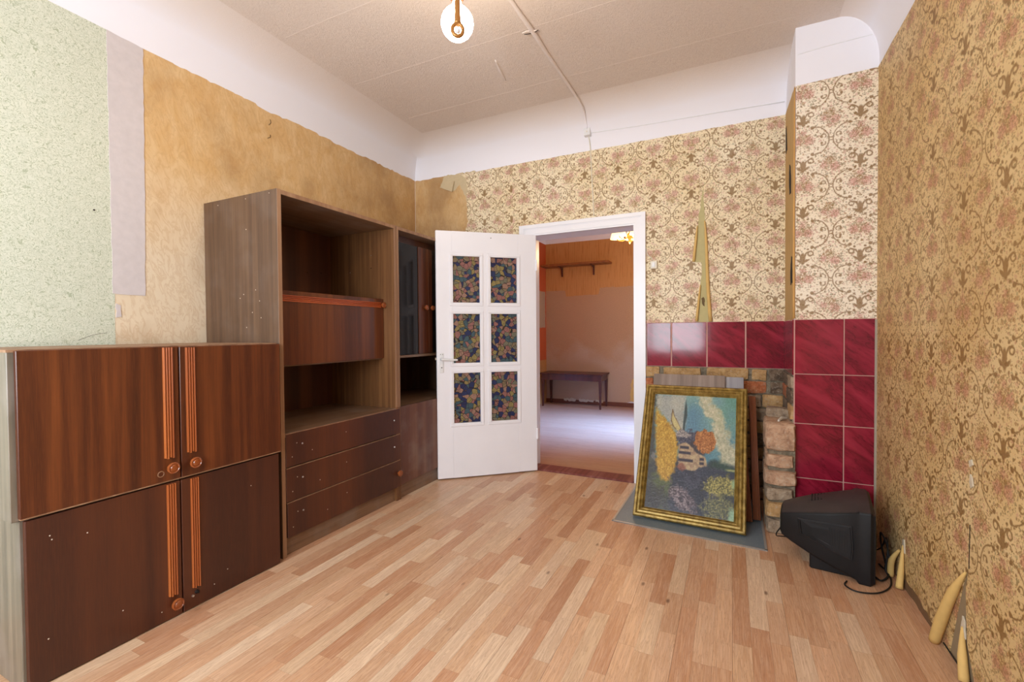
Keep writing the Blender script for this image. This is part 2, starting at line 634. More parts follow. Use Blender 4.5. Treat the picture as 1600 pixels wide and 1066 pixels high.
def m_tv():
    x, y, z = coords()
    a = nz(comb(x, y, z), 9, 4)
    b = nz(comb(x, y, z), 260, 2)
    top = node('ShaderNodeNewGeometry')
    s = node('ShaderNodeSeparateXYZ')
    Ex.nt.links.new(top.outputs['Normal'], s.inputs[0])
    c = mix(above(a, 0.5, 0.3), S(17, 17, 18), S(23, 22, 24))
    top_tone = above(Ex(s.outputs[2]), 0.75, 0.3) * (0.34 + 0.3 * a)     # upward faces coloured paler than the sides
    c = mix(top_tone, c, S(84, 72, 70))
    return dict(color=c, rough=0.5, spec=0.3, bump=b, bs=0.08, bd=0.001)


TVBLACK = material('black_plastic', m_tv)
TVSCREEN = material('dark_screen_glass', lambda: dict(color=S(30, 34, 34), rough=0.08))
CABLEBLACK = plain('black_rubber', S(18, 18, 19), 0.5)
LABEL = plain('white_label', S(214, 208, 196), 0.6)
BRASS = plain('old_brass', S(176, 122, 62), 0.35, 0.5)
BROWNBAKE = plain('brown_bakelite', S(84, 50, 34), 0.35)
BULBGLASS = material('lit_bulb', lambda: dict(color=(1, 1, 1, 1), rough=0.3, emis=(1.0, 0.84, 0.64, 1), emis_s=64.0))
SHADE = material('lit_lamp_shade', lambda: dict(color=S(250, 225, 170), rough=0.6, emis=(1.0, 0.66, 0.28, 1), emis_s=2.6))


# far room
def m_farpaper():
    x, y, z = coords()
    h = x + y
    w = comb(h, z, 0.0)
    a = nz(w, 120, 3, 0.6)
    big = nz(w, 1.4, 3)
    c = mix(big, S(196, 158, 120), S(184, 144, 106))
    c = mix(below(a, 0.47, 0.08) * 0.6, c, S(128, 92, 74))
    c = mix(below(z + (nz(w, 2.4, 4) - 0.5) * 1.2, 0.85, 0.3) * 0.35, c, S(196, 182, 172))
    return dict(color=c, rough=0.8, bump=a, bs=0.2, bd=0.003)


def m_farpanel():
    x, y, z = coords()
    h = x + y
    w = comb(h, z * 0.05, 0.0)
    a = nz(w, 60, 4, 0.6)
    c = mix(a, S(186, 128, 66), S(204, 150, 88))
    c = mix(below(a, 0.42, 0.06) * 0.5, c, S(160, 98, 44))
    return dict(color=c, rough=0.7, bump=a, bs=0.2, bd=0.003)


def m_farfloor():
    x, y, z = coords()
    v = comb(x * 0.5, y * 9, z)
    a = nz(v, 4, 5, 0.6, 0.4)
    st = nz(comb(x * 0.12, y * 3.2, z), 4, 2)
    c = mix(a, S(176, 132, 98), S(194, 156, 124))
    c = mix(above(st, 0.52, 0.1) * 0.35, c, S(176, 124, 92))
    c = mix(below((a - 0.5).abs(), 0.015, 0.02) * 0.35, c, S(120, 80, 60))
    return dict(color=c, rough=0.34, spec=0.5)


FARPAPER = material('speckled_pink_paper', m_farpaper)
FARPANEL = material('ochre_striped_paper', m_farpanel)
FARORANGE = plain('orange_paint', S(206, 96, 48), 0.7)
FARBEIGE = plain('beige_paper_patch', S(190, 162, 132), 0.7)
FARFLOOR = material('far_floor_boards', m_farfloor)
FARSKIRT = plain('brown_skirting', S(118, 66, 46), 0.6)
THRESH = wood('red_brown_threshold', S(88, 34, 30), S(118, 52, 44), S(150, 92, 82), 10, 1.0, 0.5, axis='y')


# ------------------------------------------------------------------ geometry helpers
def new_obj(name, mesh, mat=None, parent=None, loc=(0, 0, 0)):
    o = bpy.data.objects.new(name, mesh)
    COL.objects.link(o)
    if mat is not None and mesh is not None and not mesh.materials:
        mesh.materials.append(mat)
    if parent is not None:
        o.parent = parent
    o.location = loc
    return o


class MB:
    """collects shapes of ONE part"""

    def __init__(self):
        self.bm = bmesh.new()

    def box(self, x0, x1, y0, y1, z0, z1, bev=0.0, seg=1):
        vs_ = [self.bm.verts.new(p) for p in ((x0, y0, z0), (x1, y0, z0), (x1, y1, z0), (x0, y1, z0),
                                              (x0, y0, z1), (x1, y0, z1), (x1, y1, z1), (x0, y1, z1))]
        fs = [self.bm.faces.new([vs_[i] for i in q]) for q in
              ((0, 3, 2, 1), (4, 5, 6, 7), (0, 1, 5, 4), (1, 2, 6, 5), (2, 3, 7, 6), (3, 0, 4, 7))]
        if bev > 0:
            es = list({e for f in fs for e in f.edges})
            bmesh.ops.bevel(self.bm, geom=es, offset=bev, segments=seg, affect='EDGES', profile=0.5)
        return self

    def prism(self, poly, to3, d0, d1):
        """poly: 2D points; to3(h, v, d) -> 3D"""
        a = [self.bm.verts.new(to3(p[0], p[1], d0)) for p in poly]
        b = [self.bm.verts.new(to3(p[0], p[1], d1)) for p in poly]
        n = len(poly)
        self.bm.faces.new(a)
        self.bm.faces.new(list(reversed(b)))
        for i in range(n):
            j = (i + 1) % n
            self.bm.faces.new((a[j], a[i], b[i], b[j]))
        return self

    def lathe(self, prof, origin, axis, seg=20):
        """prof: (radius, height along axis)"""
        ax = Vector(axis).normalized()
        t = Vector((0, 0, 1)) if abs(ax.z) < 0.9 else Vector((1, 0, 0))
        e1 = ax.cross(t).normalized()
        e2 = ax.cross(e1)
        o = Vector(origin)
        rings = []
        for r, h in prof:
            if r < 1e-6:
                rings.append([self.bm.verts.new(o + ax * h)])
            else:
                rings.append([self.bm.verts.new(o + ax * h + (e1 * math.cos(k * 2 * math.pi / seg) + e2 * math.sin(k * 2 * math.pi / seg)) * r)
                              for k in range(seg)])
        for a, b in zip(rings, rings[1:]):
            for k in range(seg):
                l = (k + 1) % seg
                if len(a) == 1 and len(b) == 1:
                    continue
                if len(a) == 1:
                    self.bm.faces.new((a[0], b[k], b[l]))
                elif len(b) == 1:
                    self.bm.faces.new((a[k], b[0], a[l]))
                else:
                    self.bm.faces.new((a[k], b[k], b[l], a[l]))
        if len(rings[0]) > 1:
            self.bm.faces.new(rings[0])
        if len(rings[-1]) > 1:
            self.bm.faces.new(list(reversed(rings[-1])))
        return self

    def tube(self, pts, r, seg=8, smooth=3):
        """smooth curve through pts; r number or list"""
        P = [Vector(p) for p in pts]
        rr = r if isinstance(r, (list, tuple)) else [r] * len(P)
        if smooth > 1 and len(P) > 2:
            Q, q = [], []
            for i in range(len(P) - 1):
                p0, p1, p2, p3 = P[max(i - 1, 0)], P[i], P[i + 1], P[min(i + 2, len(P) - 1)]
                for k in range(smooth):
                    t = k / smooth
                    Q.append(0.5 * ((2 * p1) + (p2 - p0) * t + (2 * p0 - 5 * p1 + 4 * p2 - p3) * t * t + (3 * p1 - p0 - 3 * p2 + p3) * t ** 3))
                    q.append(rr[i] * (1 - t) + rr[i + 1] * t)
            Q.append(P[-1])
            q.append(rr[-1])
            P, rr = Q, q
        prev = None
        rings = []
        for i, p in enumerate(P):
            d = (P[min(i + 1, len(P) - 1)] - P[max(i - 1, 0)]).normalized()
            if prev is None:
                t = Vector((0, 0, 1)) if abs(d.z) < 0.9 else Vector((1, 0, 0))
                e = d.cross(t).normalized()
            else:
                e = (prev - d * prev.dot(d)).normalized()
            prev = e
            f = d.cross(e)
            rings.append([self.bm.verts.new(p + (e * math.cos(k * 2 * math.pi / seg) + f * math.sin(k * 2 * math.pi / seg)) * max(rr[i], 1e-4)) for k in range(seg)])
        for a, b in zip(rings, rings[1:]):
            for k in range(seg):
                l = (k + 1) % seg
                self.bm.faces.new((a[k], a[l], b[l], b[k]))
        self.bm.faces.new(list(reversed(rings[0])))
        self.bm.faces.new(rings[-1])
        return self

    def loft(self, rings, cap=True):
        rs = [[self.bm.verts.new(p) for p in r] for r in rings]
        n = len(rs[0])
        for a, b in zip(rs, rs[1:]):
            for k in range(n):
                l = (k + 1) % n
                self.bm.faces.new((a[k], a[l], b[l], b[k]))
        if cap:
            self.bm.faces.new(list(reversed(rs[0])))
            self.bm.faces.new(rs[-1])
        return self

    def mesh(self, name, off=(0, 0, 0), smooth=False):
        bmesh.ops.recalc_face_normals(self.bm, faces=self.bm.faces)
        if any(off):
            bmesh.ops.translate(self.bm, verts=self.bm.verts, vec=-Vector(off))
        me = bpy.data.meshes.new(name)
        self.bm.to_mesh(me)
        self.bm.free()
        if smooth:
            for p in me.polygons:
                p.use_smooth = True
        return me

    def build(self, name, mat, parent=None, smooth=False, off=None, angle=None):
        """vertices are given in world space; the object sits at off (or at its parent's root)"""
        if off is None:
            off = ROOT.get(parent.name, (0, 0, 0)) if parent is not None else (0, 0, 0)
        me = self.mesh(name, off, smooth)
        o = new_obj(name, me, mat, parent, (0, 0, 0) if parent is not None else off)
        ROOT[o.name] = tuple(off)
        if angle:
            for p in me.polygons:
                p.use_smooth = True
            me.set_sharp_from_angle(angle=angle)
        return o


ROOT = {}


def tag(o, label=None, cat=None, group=None, kind=None):
    if label:
        o['label'] = label
    if cat:
        o['category'] = cat
    if group:
        o['group'] = group
    if kind:
        o['kind'] = kind
    return o


def thing(name, loc, label, cat, group=None, kind=None):
    o = bpy.data.objects.new(name, None)
    o.empty_display_size = 0.1
    COL.objects.link(o)
    o.location = loc
    ROOT[o.name] = tuple(loc)
    return tag(o, label, cat, group, kind)


def ragged(pts, step=0.03, amp=0.006, seed=1, close=True, keep=()):
    """subdivide a 2D outline and jitter the new points; edges whose index is in keep stay straight"""
    g = random.Random(seed)
    out = []
    n = len(pts)
    for i in range(n if close else n - 1):
        a, b = pts[i], pts[(i + 1) % n]
        out.append(a)
        if i in keep:
            continue
        L = math.hypot(b[0] - a[0], b[1] - a[1])
        k = int(L / step)
        for j in range(1, k):
            t = j / k
            out.append((a[0] + (b[0] - a[0]) * t + g.uniform(-amp, amp), a[1] + (b[1] - a[1]) * t + g.uniform(-amp, amp)))
    if not close:
        out.append(pts[-1])
    return out


BACKP = lambda h, v, d: (h, YB - d, v)            # on the back wall, d = distance into the room
CHIMP = lambda h, v, d: (h, YC - d, v)
SIDEP = lambda h, v, d: (XC - d, h, v)            # left side of the chimney breast, h = y
RIGHTP = lambda h, v, d: (XR - d, h, v)
LEFTP = lambda h, v, d: (LW(h) + d, h, v)

# ------------------------------------------------------------------ FLOOR with strip planks
floor_ = MB().box(-0.2, XR + 0.15, YA - 0.25, YB, -0.12, -0.006).build('floor', SUBFLOOR)
tag(floor_, 'light oak strip laminate floor of the front room', None, None, 'structure')
PAL = [S(214, 174, 138), S(220, 188, 152), S(202, 156, 118), S(208, 168, 130), S(196, 146, 108), S(224, 196, 164), S(212, 171, 134), S(204, 160, 122), S(184, 132, 94)]
SW = 0.0655
planks = []
i = 0
xx = -0.02
while xx < XR + 0.02:
    x0, x1 = max(xx, -0.05), min(xx + SW, XR)
    yy = YA - rnd.uniform(0, 0.4)
    while yy < YB:
        ln = rnd.uniform(0.26, 0.56)
        y0, y1 = max(yy, YA), min(yy + ln, YB)
        if y1 - y0 > 0.02 and x1 - x0 > 0.01:
            planks.append((x0, x1, y0, y1, i % 3))
        yy += ln
    xx += SW
    i += 1


def cam_px(P):
    v = Vector(P) - CAM
    z = v.dot(fw)
    if z < 0.05:
        return None
    return 800 + 710.47 * v.dot(cr) / z, 533 - 710.47 * v.dot(cu) / z, z


def plank_size(p):
    cx_, cy_ = (p[0] + p[1]) / 2, (p[2] + p[3]) / 2
    q = cam_px((cx_, cy_, 0))
    if q is None or not (-20 < q[0] < 1620 and q[1] < 1110):
        return 0
    if cx_ < 0.58 and cy_ < 3.3 or (2.06 < cx_ < 2.9 and cy_ > 2.8):
        return 0
    return (p[1] - p[0]) * (p[3] - p[2]) / q[2] ** 3


def plank_mesh(bm, lay, p, g):
    x0, x1, y0, y1, k = p
    ga = 0.0002
    gl = 0.0007 if k == 0 else ga
    c = list(g.choice(PAL))
    j = g.uniform(0.93, 1.06)
    c = [min(1, c[0] * j), min(1, c[1] * j), min(1, c[2] * j), g.random()]
    pts = ((x0 + gl, y0 + ga), (x1 - ga, y0 + ga), (x1 - ga, y1 - ga), (x0 + gl, y1 - ga))
    zt = g.uniform(-0.00025, 0.0)
    a = [bm.verts.new((q[0], q[1], -0.0065)) for q in pts]
    b = [bm.verts.new((q[0], q[1], zt)) for q in pts]
    fs = [bm.faces.new(b)] + [bm.faces.new((a[n], a[(n + 1) % 4], b[(n + 1) % 4], b[n])) for n in range(4)]
    for f in fs:
        for l in f.loops:
            l[lay] = c


planks.sort(key=plank_size, reverse=True)
for k, p in enumerate(planks[:300]):
    bm = bmesh.new()
    lay = bm.loops.layers.float_color.new('tint')
    plank_mesh(bm, lay, p, rnd)
    me = bpy.data.meshes.new('plank')
    bm.to_mesh(me)
    bm.free()
    new_obj('plank', me, PLANK, floor_)
bm = bmesh.new()
lay = bm.loops.layers.float_color.new('tint')
for p in planks[300:]:
    plank_mesh(bm, lay, p, rnd)
me = bpy.data.meshes.new('plank_field')
bm.to_mesh(me)
bm.free()
tag(new_obj('plank_field', me, PLANK, floor_), kind='stuff')

# ------------------------------------------------------------------ CEILING and cove
ceil_ = MB().box(-0.2, XR + 0.15, YA - 0.25, YB + 0.1, ZC, ZC + 0.12).build('ceiling', CEIL)
tag(ceil_, 'off-white papered ceiling with a coved edge', None, None, 'structure')
bm = bmesh.new()
rings = []
NP = 14
CP = [(2.635, 0.0004, 0.0004)]
for k in range(NP + 1):
    t = k / NP * math.pi / 2
    CP.append((2.660 + (ZC + 0.0008 - 2.660) * math.sin(t), 0.36 * (1 - math.cos(t)) + 0.0006, 0.19 * (1 - math.cos(t)) + 0.0006))
for z, ob, orr in CP:
    cs = [Vector((LW(YA) + ob, YA + ob, z)), Vector((XR - orr, YA + ob, z)), Vector((XR - orr, YB - ob, z)), Vector((LW(YB) + ob, YB - ob, z))]
    ring = []
    for k in range(4):
        p, q_ = cs[k], cs[(k + 1) % 4]
        d = (q_ - p).normalized()
        for w_ in (p, p + d * 0.10, p + d * 0.3, q_ - d * 0.3, q_ - d * 0.10):
            ring.append(bm.verts.new(w_))
    rings.append(ring)
for a, b in zip(rings, rings[1:]):
    n = len(a)
    for k in range(n):
        l = (k + 1) % n
        bm.faces.new((a[k], a[l], b[l], b[k]))
me = bpy.data.meshes.new('cove')
bm.normal_update()
bm.to_mesh(me)
bm.free()
for p in me.polygons:
    p.use_smooth = True
me.set_sharp_from_angle(angle=R(50))
new_obj('cove', me, COVE, ceil_)
for sy in (0.74, 1.30, 1.86, 2.42, 2.985):
    pts = [(0.38 + k * 0.19, sy + rnd.uniform(-0.004, 0.004), ZC + 0.0009) for k in range(15)]
    MB().tube(pts, 0.0018, 6, 2).build('paper_seam', CEIL, ceil_)
# cable pasted over under the ceiling, down the cove to a junction box
cable = MB()
pts = [(1.69, 0.9, ZC - 0.004), (1.692, 1.6, ZC - 0.004), (1.690, 2.2, ZC - 0.005), (1.697, 2.43, ZC - 0.009), (1.694, 2.7, ZC - 0.005),
       (1.697, 3.0, ZC - 0.005), (1.700, 3.22, ZC - 0.010), (1.708, 3.38, 2.884), (1.70, 3.49, 2.842), (1.695, 3.54, 2.79)]
cable.tube(pts, [0.012, 0.012, 0.012, 0.014, 0.012, 0.011, 0.010, 0.008, 0.006, 0.005], 10, 4)
cable.build('ceiling_cable', COVE, ceil_, smooth=True)
flap = MB()
flap.prism([(1.64, 2.420), (1.67, 2.428), (1.695, 2.442), (1.725, 2.432), (1.70, 2.428), (1.67, 2.414)], lambda h, v, d: (h, v, ZC - 0.012 - d), 0, 0.006)
flap.build('torn_paper', CEIL, ceil_)
MB().prism([(1.645, 2.437), (1.69, 2.448), (1.735, 2.437), (1.695, 2.452)], lambda h, v, d: (h, v, ZC - 0.012 - d), 0, 0.004).build('tear_shadow', DARKMARK, ceil_)  # dark sliver painted in for the shade inside the tear
MB().tube([(1.37, 2.60, ZC - 0.001), (1.345, 2.72, ZC - 0.002), (1.326, 2.84, ZC - 0.001)], [0.004, 0.010, 0.003], 8, 4).build('ceiling_blister', COVE, ceil_, smooth=True)

# ------------------------------------------------------------------ WALLS
# left
wl = MB()
wl.prism([(LW(YA - 0.2), YA - 0.2), (LW(YB), YB + 0.05), (LW(YB) - 0.15, YB + 0.05), (-0.15, YA - 0.2)], lambda h, v, d: (h, v, d), -0.1, ZC)
wl = tag(wl.build('wall_left', PLASTER), 'left wall with green, lilac and stripped tan paper', None, None, 'structure')
g = [(YA, 0.0), (1.172, 0.0), (1.172, 1.13), (1.178, 1.90), (1.172, 2.668), (YA, 2.70)]
MB().prism(ragged(g, 0.05, 0.0022, 3, keep=(0, 5)), LEFTP, -0.002, 0.0016).build('green_wallpaper', GREEN, wl)
g = [(1.165, 1.388), (1.304, 1.386), (1.312, 1.95), (1.318, 2.66), (1.165, 2.669)]
MB().prism(ragged(g, 0.03, 0.0022, 4), LEFTP, -0.002, 0.0032).build('lilac_paper_strip', LILAC, wl)
g = [(1.16, 0.0), (3.59, 0.0), (3.59, 2.655), (3.2, 2.655), (2.7, 2.652), (2.3, 2.66), (2.05, 2.644), (1.9, 2.665), (1.5, 2.658), (1.32, 2.672), (1.16, 2.67)]
MB().prism(ragged(g, 0.03, 0.007, 5, keep=(0, 1, 10)), LEFTP, -0.002, 0.0008).build('tan_backing_paper', TAN, wl)
for hy, hz in ((0.50, 1.98), (1.10, 1.78), (0.56, 1.30), (0.47, 1.30)):
    MB().lathe([(0.004, 0), (0.004, 0.003), (0, 0.004)], (LW(hy) + 0.001, hy, hz), (1, 0, 0), 8).build('nail_hole', DARKMARK, wl)
MB().tube([(LW(1.03) + 0.002, 1.03, 1.16), (LW(1.08) + 0.002, 1.085, 1.185), (LW(1.13) + 0.002, 1.14, 1.195)], 0.0007, 6).build('paper_scratch', DARKMARK, wl)
MB().prism(ragged([(1.176, 1.27), (1.20, 1.275), (1.198, 1.33), (1.178, 1.34)], 0.015, 0.003, 8), LEFTP, 0, 0.003).build('paper_scrap', LILAC, wl)
for (a, b) in (((2.03, 2.56), (2.04, 2.60)), ((2.02, 2.47), (2.04, 2.50))):
    MB().tube([(LW(2) + 0.003, a[0], a[1]), (LW(2) + 0.004, (a[0] + b[0]) / 2 + 0.01, (a[1] + b[1]) / 2), (LW(2) + 0.003, b[0], b[1])], 0.0015, 6).build('paper_crack', DARKMARK, wl)

# back wall with the doorway
wb = MB()
WT = 0.20
DX0, DX1, DZ = 1.2209, 2.0465, 2.0032
wb.box(-0.20, DX0 - 0.068, YB, YB + WT, -0.1, ZC)
wb.box(DX1 + 0.02, XR + 0.15, YB, YB + WT, -0.1, ZC)
wb.box(DX0 - 0.068, DX1 + 0.02, YB, YB + WT, DZ + 0.02, ZC)
wb = tag(wb.build('wall_back', PLASTER), 'back wall with floral paper, red tiles and bare brick beside the doorway', None, None, 'structure')
g = [(LW(YB) - 0.005, 0.0), (0.62, 0.0), (0.60, 1.9), (0.56, 2.12), (0.55, 2.47), (0.46, 2.60), (0.33, 2.63), (0.30, 2.652), (LW(YB) - 0.005, 2.655)]
MB().prism(ragged(g, 0.03, 0.005, 6, keep=(0, 8)), BACKP, -0.002, 0.0008).build('tan_backing_paper', TAN, wb)
g = [(0.30, 2.655), (0.26, 2.56), (0.40, 2.50), (0.47, 2.55), (0.54, 2.42), (0.56, 2.2), (0.53, 2.0), (0.60, 1.9), (0.64, 2.648)]
MB().prism(ragged(g, 0.02, 0.006, 7), BACKP, 0, 0.0016).build('grey_paper_layer', plain('grey_old_paper', S(212, 192, 154), 0.85), wb)
g = [(0.25, 2.555), (0.395, 2.49), (0.42, 2.585), (0.33, 2.595)]
MB().prism(g, lambda h, v, d: (h, YB - d - 0.012 * max(0, min(1, (h - 0.25) / 0.15)), v), 0.002, 0.0045).build('hanging_paper_flap', plain('grey_old_paper', S(212, 192, 154), 0.85), wb)
MB().prism([(2.44, 1.24), (2.62, 1.24), (2.62, 2.0), (2.57, 2.27), (2.5, 2.27), (2.44, 1.7)], BACKP, 0, 0.0008).build('old_paper_layer', OLDPAPER, wb)
# floral sheet: one outline around the door, with the torn wedge
left_edge = [(0.465, 2.648), (0.54, 2.60), (0.555, 2.50), (0.54, 2.42), (0.553, 2.33), (0.545, 2.26), (0.56, 2.20), (0.53, 2.14), (0.54, 2.0), (0.56, 1.6), (0.60, 1.0), (0.60, 0.0)]
g = ragged(left_edge, 0.02, 0.006, 9, close=False)
g += [(1.10, 0.0), (1.10, 2.07), (2.12, 2.07), (2.12, 1.246)]
g += ragged([(2.497, 1.246), (2.525, 1.50), (2.532, 1.682), (2.474, 1.688), (2.500, 1.92), (2.544, 2.237), (2.556, 1.92), (2.572, 1.5), (2.592, 1.246)], 0.04, 0.004, 10, close=False)
g += [(XC + 0.001, 1.246), (XC + 0.001, 2.636)]
g += ragged([(XC, 2.637), (0.60, 2.641)], 0.05, 0.002, 11, close=False)
MB().prism(g, BACKP, -0.002, 0.003).build('floral_wallpaper', FLORAL_BACK, wb)
for pts, rr in (([(2.592, 1.25), (2.575, 1.5), (2.562, 1.85), (2.553, 1.98)], [0.012, 0.012, 0.009, 0.004]),
                ([(2.498, 1.255), (2.514, 1.42), (2.525, 1.52)], [0.010, 0.008, 0.003]),
                ([(2.478, 1.69), (2.494, 1.85), (2.504, 1.95)], [0.010, 0.009, 0.003])):
    MB().tube([(p[0], YB - 0.012, p[1]) for p in pts], rr, 10, 3).build('paper_curl', CURL, wb, smooth=True)
MB().prism(ragged([(2.535, 1.38), (2.552, 1.36), (2.555, 1.40), (2.545, 1.43), (2.53, 1.42)], 0.012, 0.003, 4), BACKP, 0, 0.0014).build('dark_paper_stain', plain('dark_stain', S(110, 90, 60), 0.9), wb)

# junction box, cables and switch on the back wall
jb = MB().box(1.668, 1.72, YB - 0.062, YB - 0.012, 2.742, 2.80, 0.003)
jb = tag(jb.build('junction_box', WHITEPLASTIC, None, off=(1.694, YB, 2.742)), 'small white square junction box on the white band above the wallpaper', 'junction box')
MB().lathe([(0.006, 0), (0.005, 0.002), (0, 0.0025)], (1.694, YB - 0.062, 2.771), (0, -1, 0), 10).build('cover_screw', CREAMPLASTIC, jb)
MB().tube([(1.698, YB - 0.026, 2.750), (1.704, YB - 0.010, 2.69), (1.708, YB - 0.006, 2.64), (1.722, YB - 0.006, 2.35), (1.734, YB - 0.006, 2.11)], 0.0042, 8, 3).build('wall_cable', CREAMPLASTIC, wb, smooth=True)
MB().tube([(1.72, YB - 0.033, 2.765), (2.1, YB - 0.025, 2.748), (2.6, YB - 0.020, 2.735), (3.05, YB - 0.016, 2.72)], 0.0026, 6, 3).build('thin_cable', WHITEPLASTIC, wb, smooth=True)
sw = MB().box(2.172, 2.224, YB - 0.026, YB - 0.001, 1.656, 1.716, 0.006, 2)
sw = tag(sw.build('light_switch', CREAMPLASTIC, None, off=(2.198, YB - 0.002, 1.656)), 'cream surface-mounted light switch beside the door frame', 'light switch')
MB().box(2.186, 2.210, YB - 0.031, YB - 0.025, 1.668, 1.704, 0.002).build('switch_rocker', WHITEPLASTIC, sw)
MB().tube([(2.195, YB - 0.01, 1.715), (2.18, YB - 0.008, 1.74), (2.150, YB - 0.008, 1.77), (2.142, YB - 0.008, 1.82)], 0.0028, 6, 4).build('switch_cable', CREAMPLASTIC, sw, smooth=True)

# red tiles on the back wall
tiles_back = [(2.147, 2.318), (2.328, 2.563), (2.573, 2.813), (2.823, 3.050)]
MB().box(2.142, XC, YB - 0.006, YB, 0.918, 1.247).build('tile_grout', GROUT, wb)
for a, b in tiles_back:
    MB().box(a, b, YB - 0.0105, YB - 0.002, 0.921, 1.2445, 0.0015).build('tile', TILE, wb)

# bare brickwork of the removed stove
MB().box(2.125, XC + 0.02, YB - 0.010, YB + 0.02, 0.0, 0.918).build('mortar', MORTAR, wb)


def brick(parent, x0, x1, y0, y1, z0, z1, mat, seed, amp=0.006, cuts=2):
    bm = bmesh.new()
    bmesh.ops.create_cube(bm, size=1.0)
    bmesh.ops.bevel(bm, geom=list(bm.edges), offset=0.06, segments=1, affect='EDGES')
    bmesh.ops.subdivide_edges(bm, edges=[e for e in bm.edges if e.calc_length() > 0.5], cuts=cuts, use_grid_fill=True)
    for v in bm.verts:
        v.co = Vector(((x0 + x1) / 2 + v.co.x * (x1 - x0), (y0 + y1) / 2 + v.co.y * (y1 - y0), (z0 + z1) / 2 + v.co.z * (z1 - z0)))
        d = noise.noise_vector(v.co * 22 + Vector((seed * 3.7, seed * 1.3, 0)))
        v.co += Vector((d.x * amp, d.y * amp, d.z * amp))
    me = bpy.data.meshes.new('brick')
    bmesh.ops.recalc_face_normals(bm, faces=bm.faces)
    bm.to_mesh(me)
    bm.free()
    for p in me.polygons:
        p.use_smooth = True
    me.set_sharp_from_angle(angle=R(40))
    return new_obj('brick', me, mat, parent)


rows = [
    (0.838, 0.912, [(2.115, 2.236, 0), (2.268, 2.528, 0), (2.568, 2.836, 0), (2.858, 2.944, 0), (2.962, 3.050, 4)]),
    (0.748, 0.828, [(2.115, 2.19, 1), (2.205, 2.44, 0), (2.455, 2.69, 2), (2.70, 2.943, 1), (2.972, 3.060, 4)]),
    (0.652, 0.735, [(2.115, 2.25, 0), (2.265, 2.50, 3), (2.515, 2.755, 0), (2.77, 2.912, 2), (2.922, 3.07, 0)]),
    (0.560, 0.640, [(2.115, 2.20, 0), (2.215, 2.45, 0), (2.465, 2.70, 3), (2.71, 2.862, 0), (2.876, 2.946, 2), (2.955, 3.07, 3)]),
]
z = 0.548
q = 0
while z > 0.03:
    z0 = max(z - 0.078, 0.002)
    offx = 0.0 if q % 2 else -0.11
    xs = 2.115
    lst = []
    nx = 2.115 + 0.235 + offx
    while xs < 3.04:
        lst.append((xs, min(nx, 3.06), rnd.choice([0, 2, 4, 3, 4])))
        xs = nx + 0.014
        nx = xs + 0.235
    rows.append((z0, z, lst))
    z = z0 - 0.013
    q += 1
s_ = 0
for z0, z1, lst in rows:
    for a, b, k in lst:
        s_ += 1
        brick(wb, a, b, YB - 0.022 - rnd.uniform(0, 0.008), YB + 0.01, z0 + rnd.uniform(-.002, .002), z1 + rnd.uniform(-.003, .003), BRICKS[k], s_, 0.007)

# chimney breast
wc = tag(MB().box(XC, XR + 0.10, YC, YB + 0.1, -0.1, ZC + 0.01).build('wall_chimney', PLASTER), 'chimney breast with floral paper above red tiles', None, None, 'structure')
MB().prism([(XC + 0.003, 1.238), (XR, 1.236), (XR, 2.600), (XC + 0.003, 2.588)], CHIMP, -0.002, 0.003).build('floral_wallpaper', FLORAL_CHIM, wc)
MB().prism(ragged([(YC + 0.004, 1.246), (YB - 0.004, 1.246), (YB - 0.004, 2.64), (YC + 0.004, 2.592)], 0.06, 0.003, 12, keep=(1, 3)), SIDEP, -0.002, 0.0025).build('bare_timber_face', BARE, wc)
MB().tube([(XC - 0.004, YC - 0.004, 1.25), (XC - 0.005, YC - 0.005, 1.8), (XC - 0.003, YC - 0.003, 2.58)], [0.007, 0.006, 0.004], 8, 4).build('torn_corner_edge', CURLDARK, wc, smooth=True)
for pts in ([(3.27, 2.02), (3.34, 2.03), (3.37, 2.13), (3.35, 2.22), (3.29, 2.19), (3.26, 2.10)],
            [(3.18, 1.465), (3.27, 1.46), (3.28, 1.54), (3.24, 1.63), (3.20, 1.62)],
            [(3.48, 2.36), (3.56, 2.36), (3.57, 2.52), (3.52, 2.53)]):
    MB().prism(ragged(pts, 0.02, 0.006, 13), SIDEP, 0, 0.0042).build('dark_hole_patch', DARKMARK, wc)  # flat dark patches; the depth of the holes is painted as shade
for cz in (2.79,):
    MB().tube([(XC + 0.01, YC - 0.001, 2.765), (3.2, YC - 0.001, 2.775), (XR - 0.03, YC - 0.001, 2.782)], 0.0018, 6, 3).build('thin_cable', WHITEPLASTIC, wc)
# tiles on the breast
MB().box(XC - 0.004, XR - 0.004, YC - 0.007, YC, 0.0, 1.2435).build('tile_grout', GROUT, wc)
MB().box(XR - 0.014, XR - 0.001, YC - 0.014, YC, 0.0, 1.236).build('mortar_edge', GREYGROUT, wc)
rowz = [(0.9305, 1.2405), (0.6435, 0.9255), (0.3275, 0.6385), (0.012, 0.3225)]
for z0, z1 in rowz:
    for a, b in ((XC + 0.002, 3.2915), (3.2975, XR - 0.012)):
        MB().box(a, b, YC - 0.0115, YC - 0.002, z0, z1, 0.0015).build('tile', TILE, wc)
MB().box(XC - 0.007, XC, YC, YB - 0.004, 0.918, 1.2445).build('tile_grout', GROUT, wc)
for a, b in ((YC - 0.004, 3.46), (3.466, YB - 0.014)):
    MB().box(XC - 0.011, XC - 0.003, a, b, 0.921, 1.242, 0.0012).build('tile', TILE, wc)
MB().prism(ragged([(3.11, 0.0), (3.58, 0.0), (3.58, 0.916), (3.11, 0.916)], 0.04, 0.004, 14), SIDEP, 0, 0.010).build('mortar', MORTAR, wc)
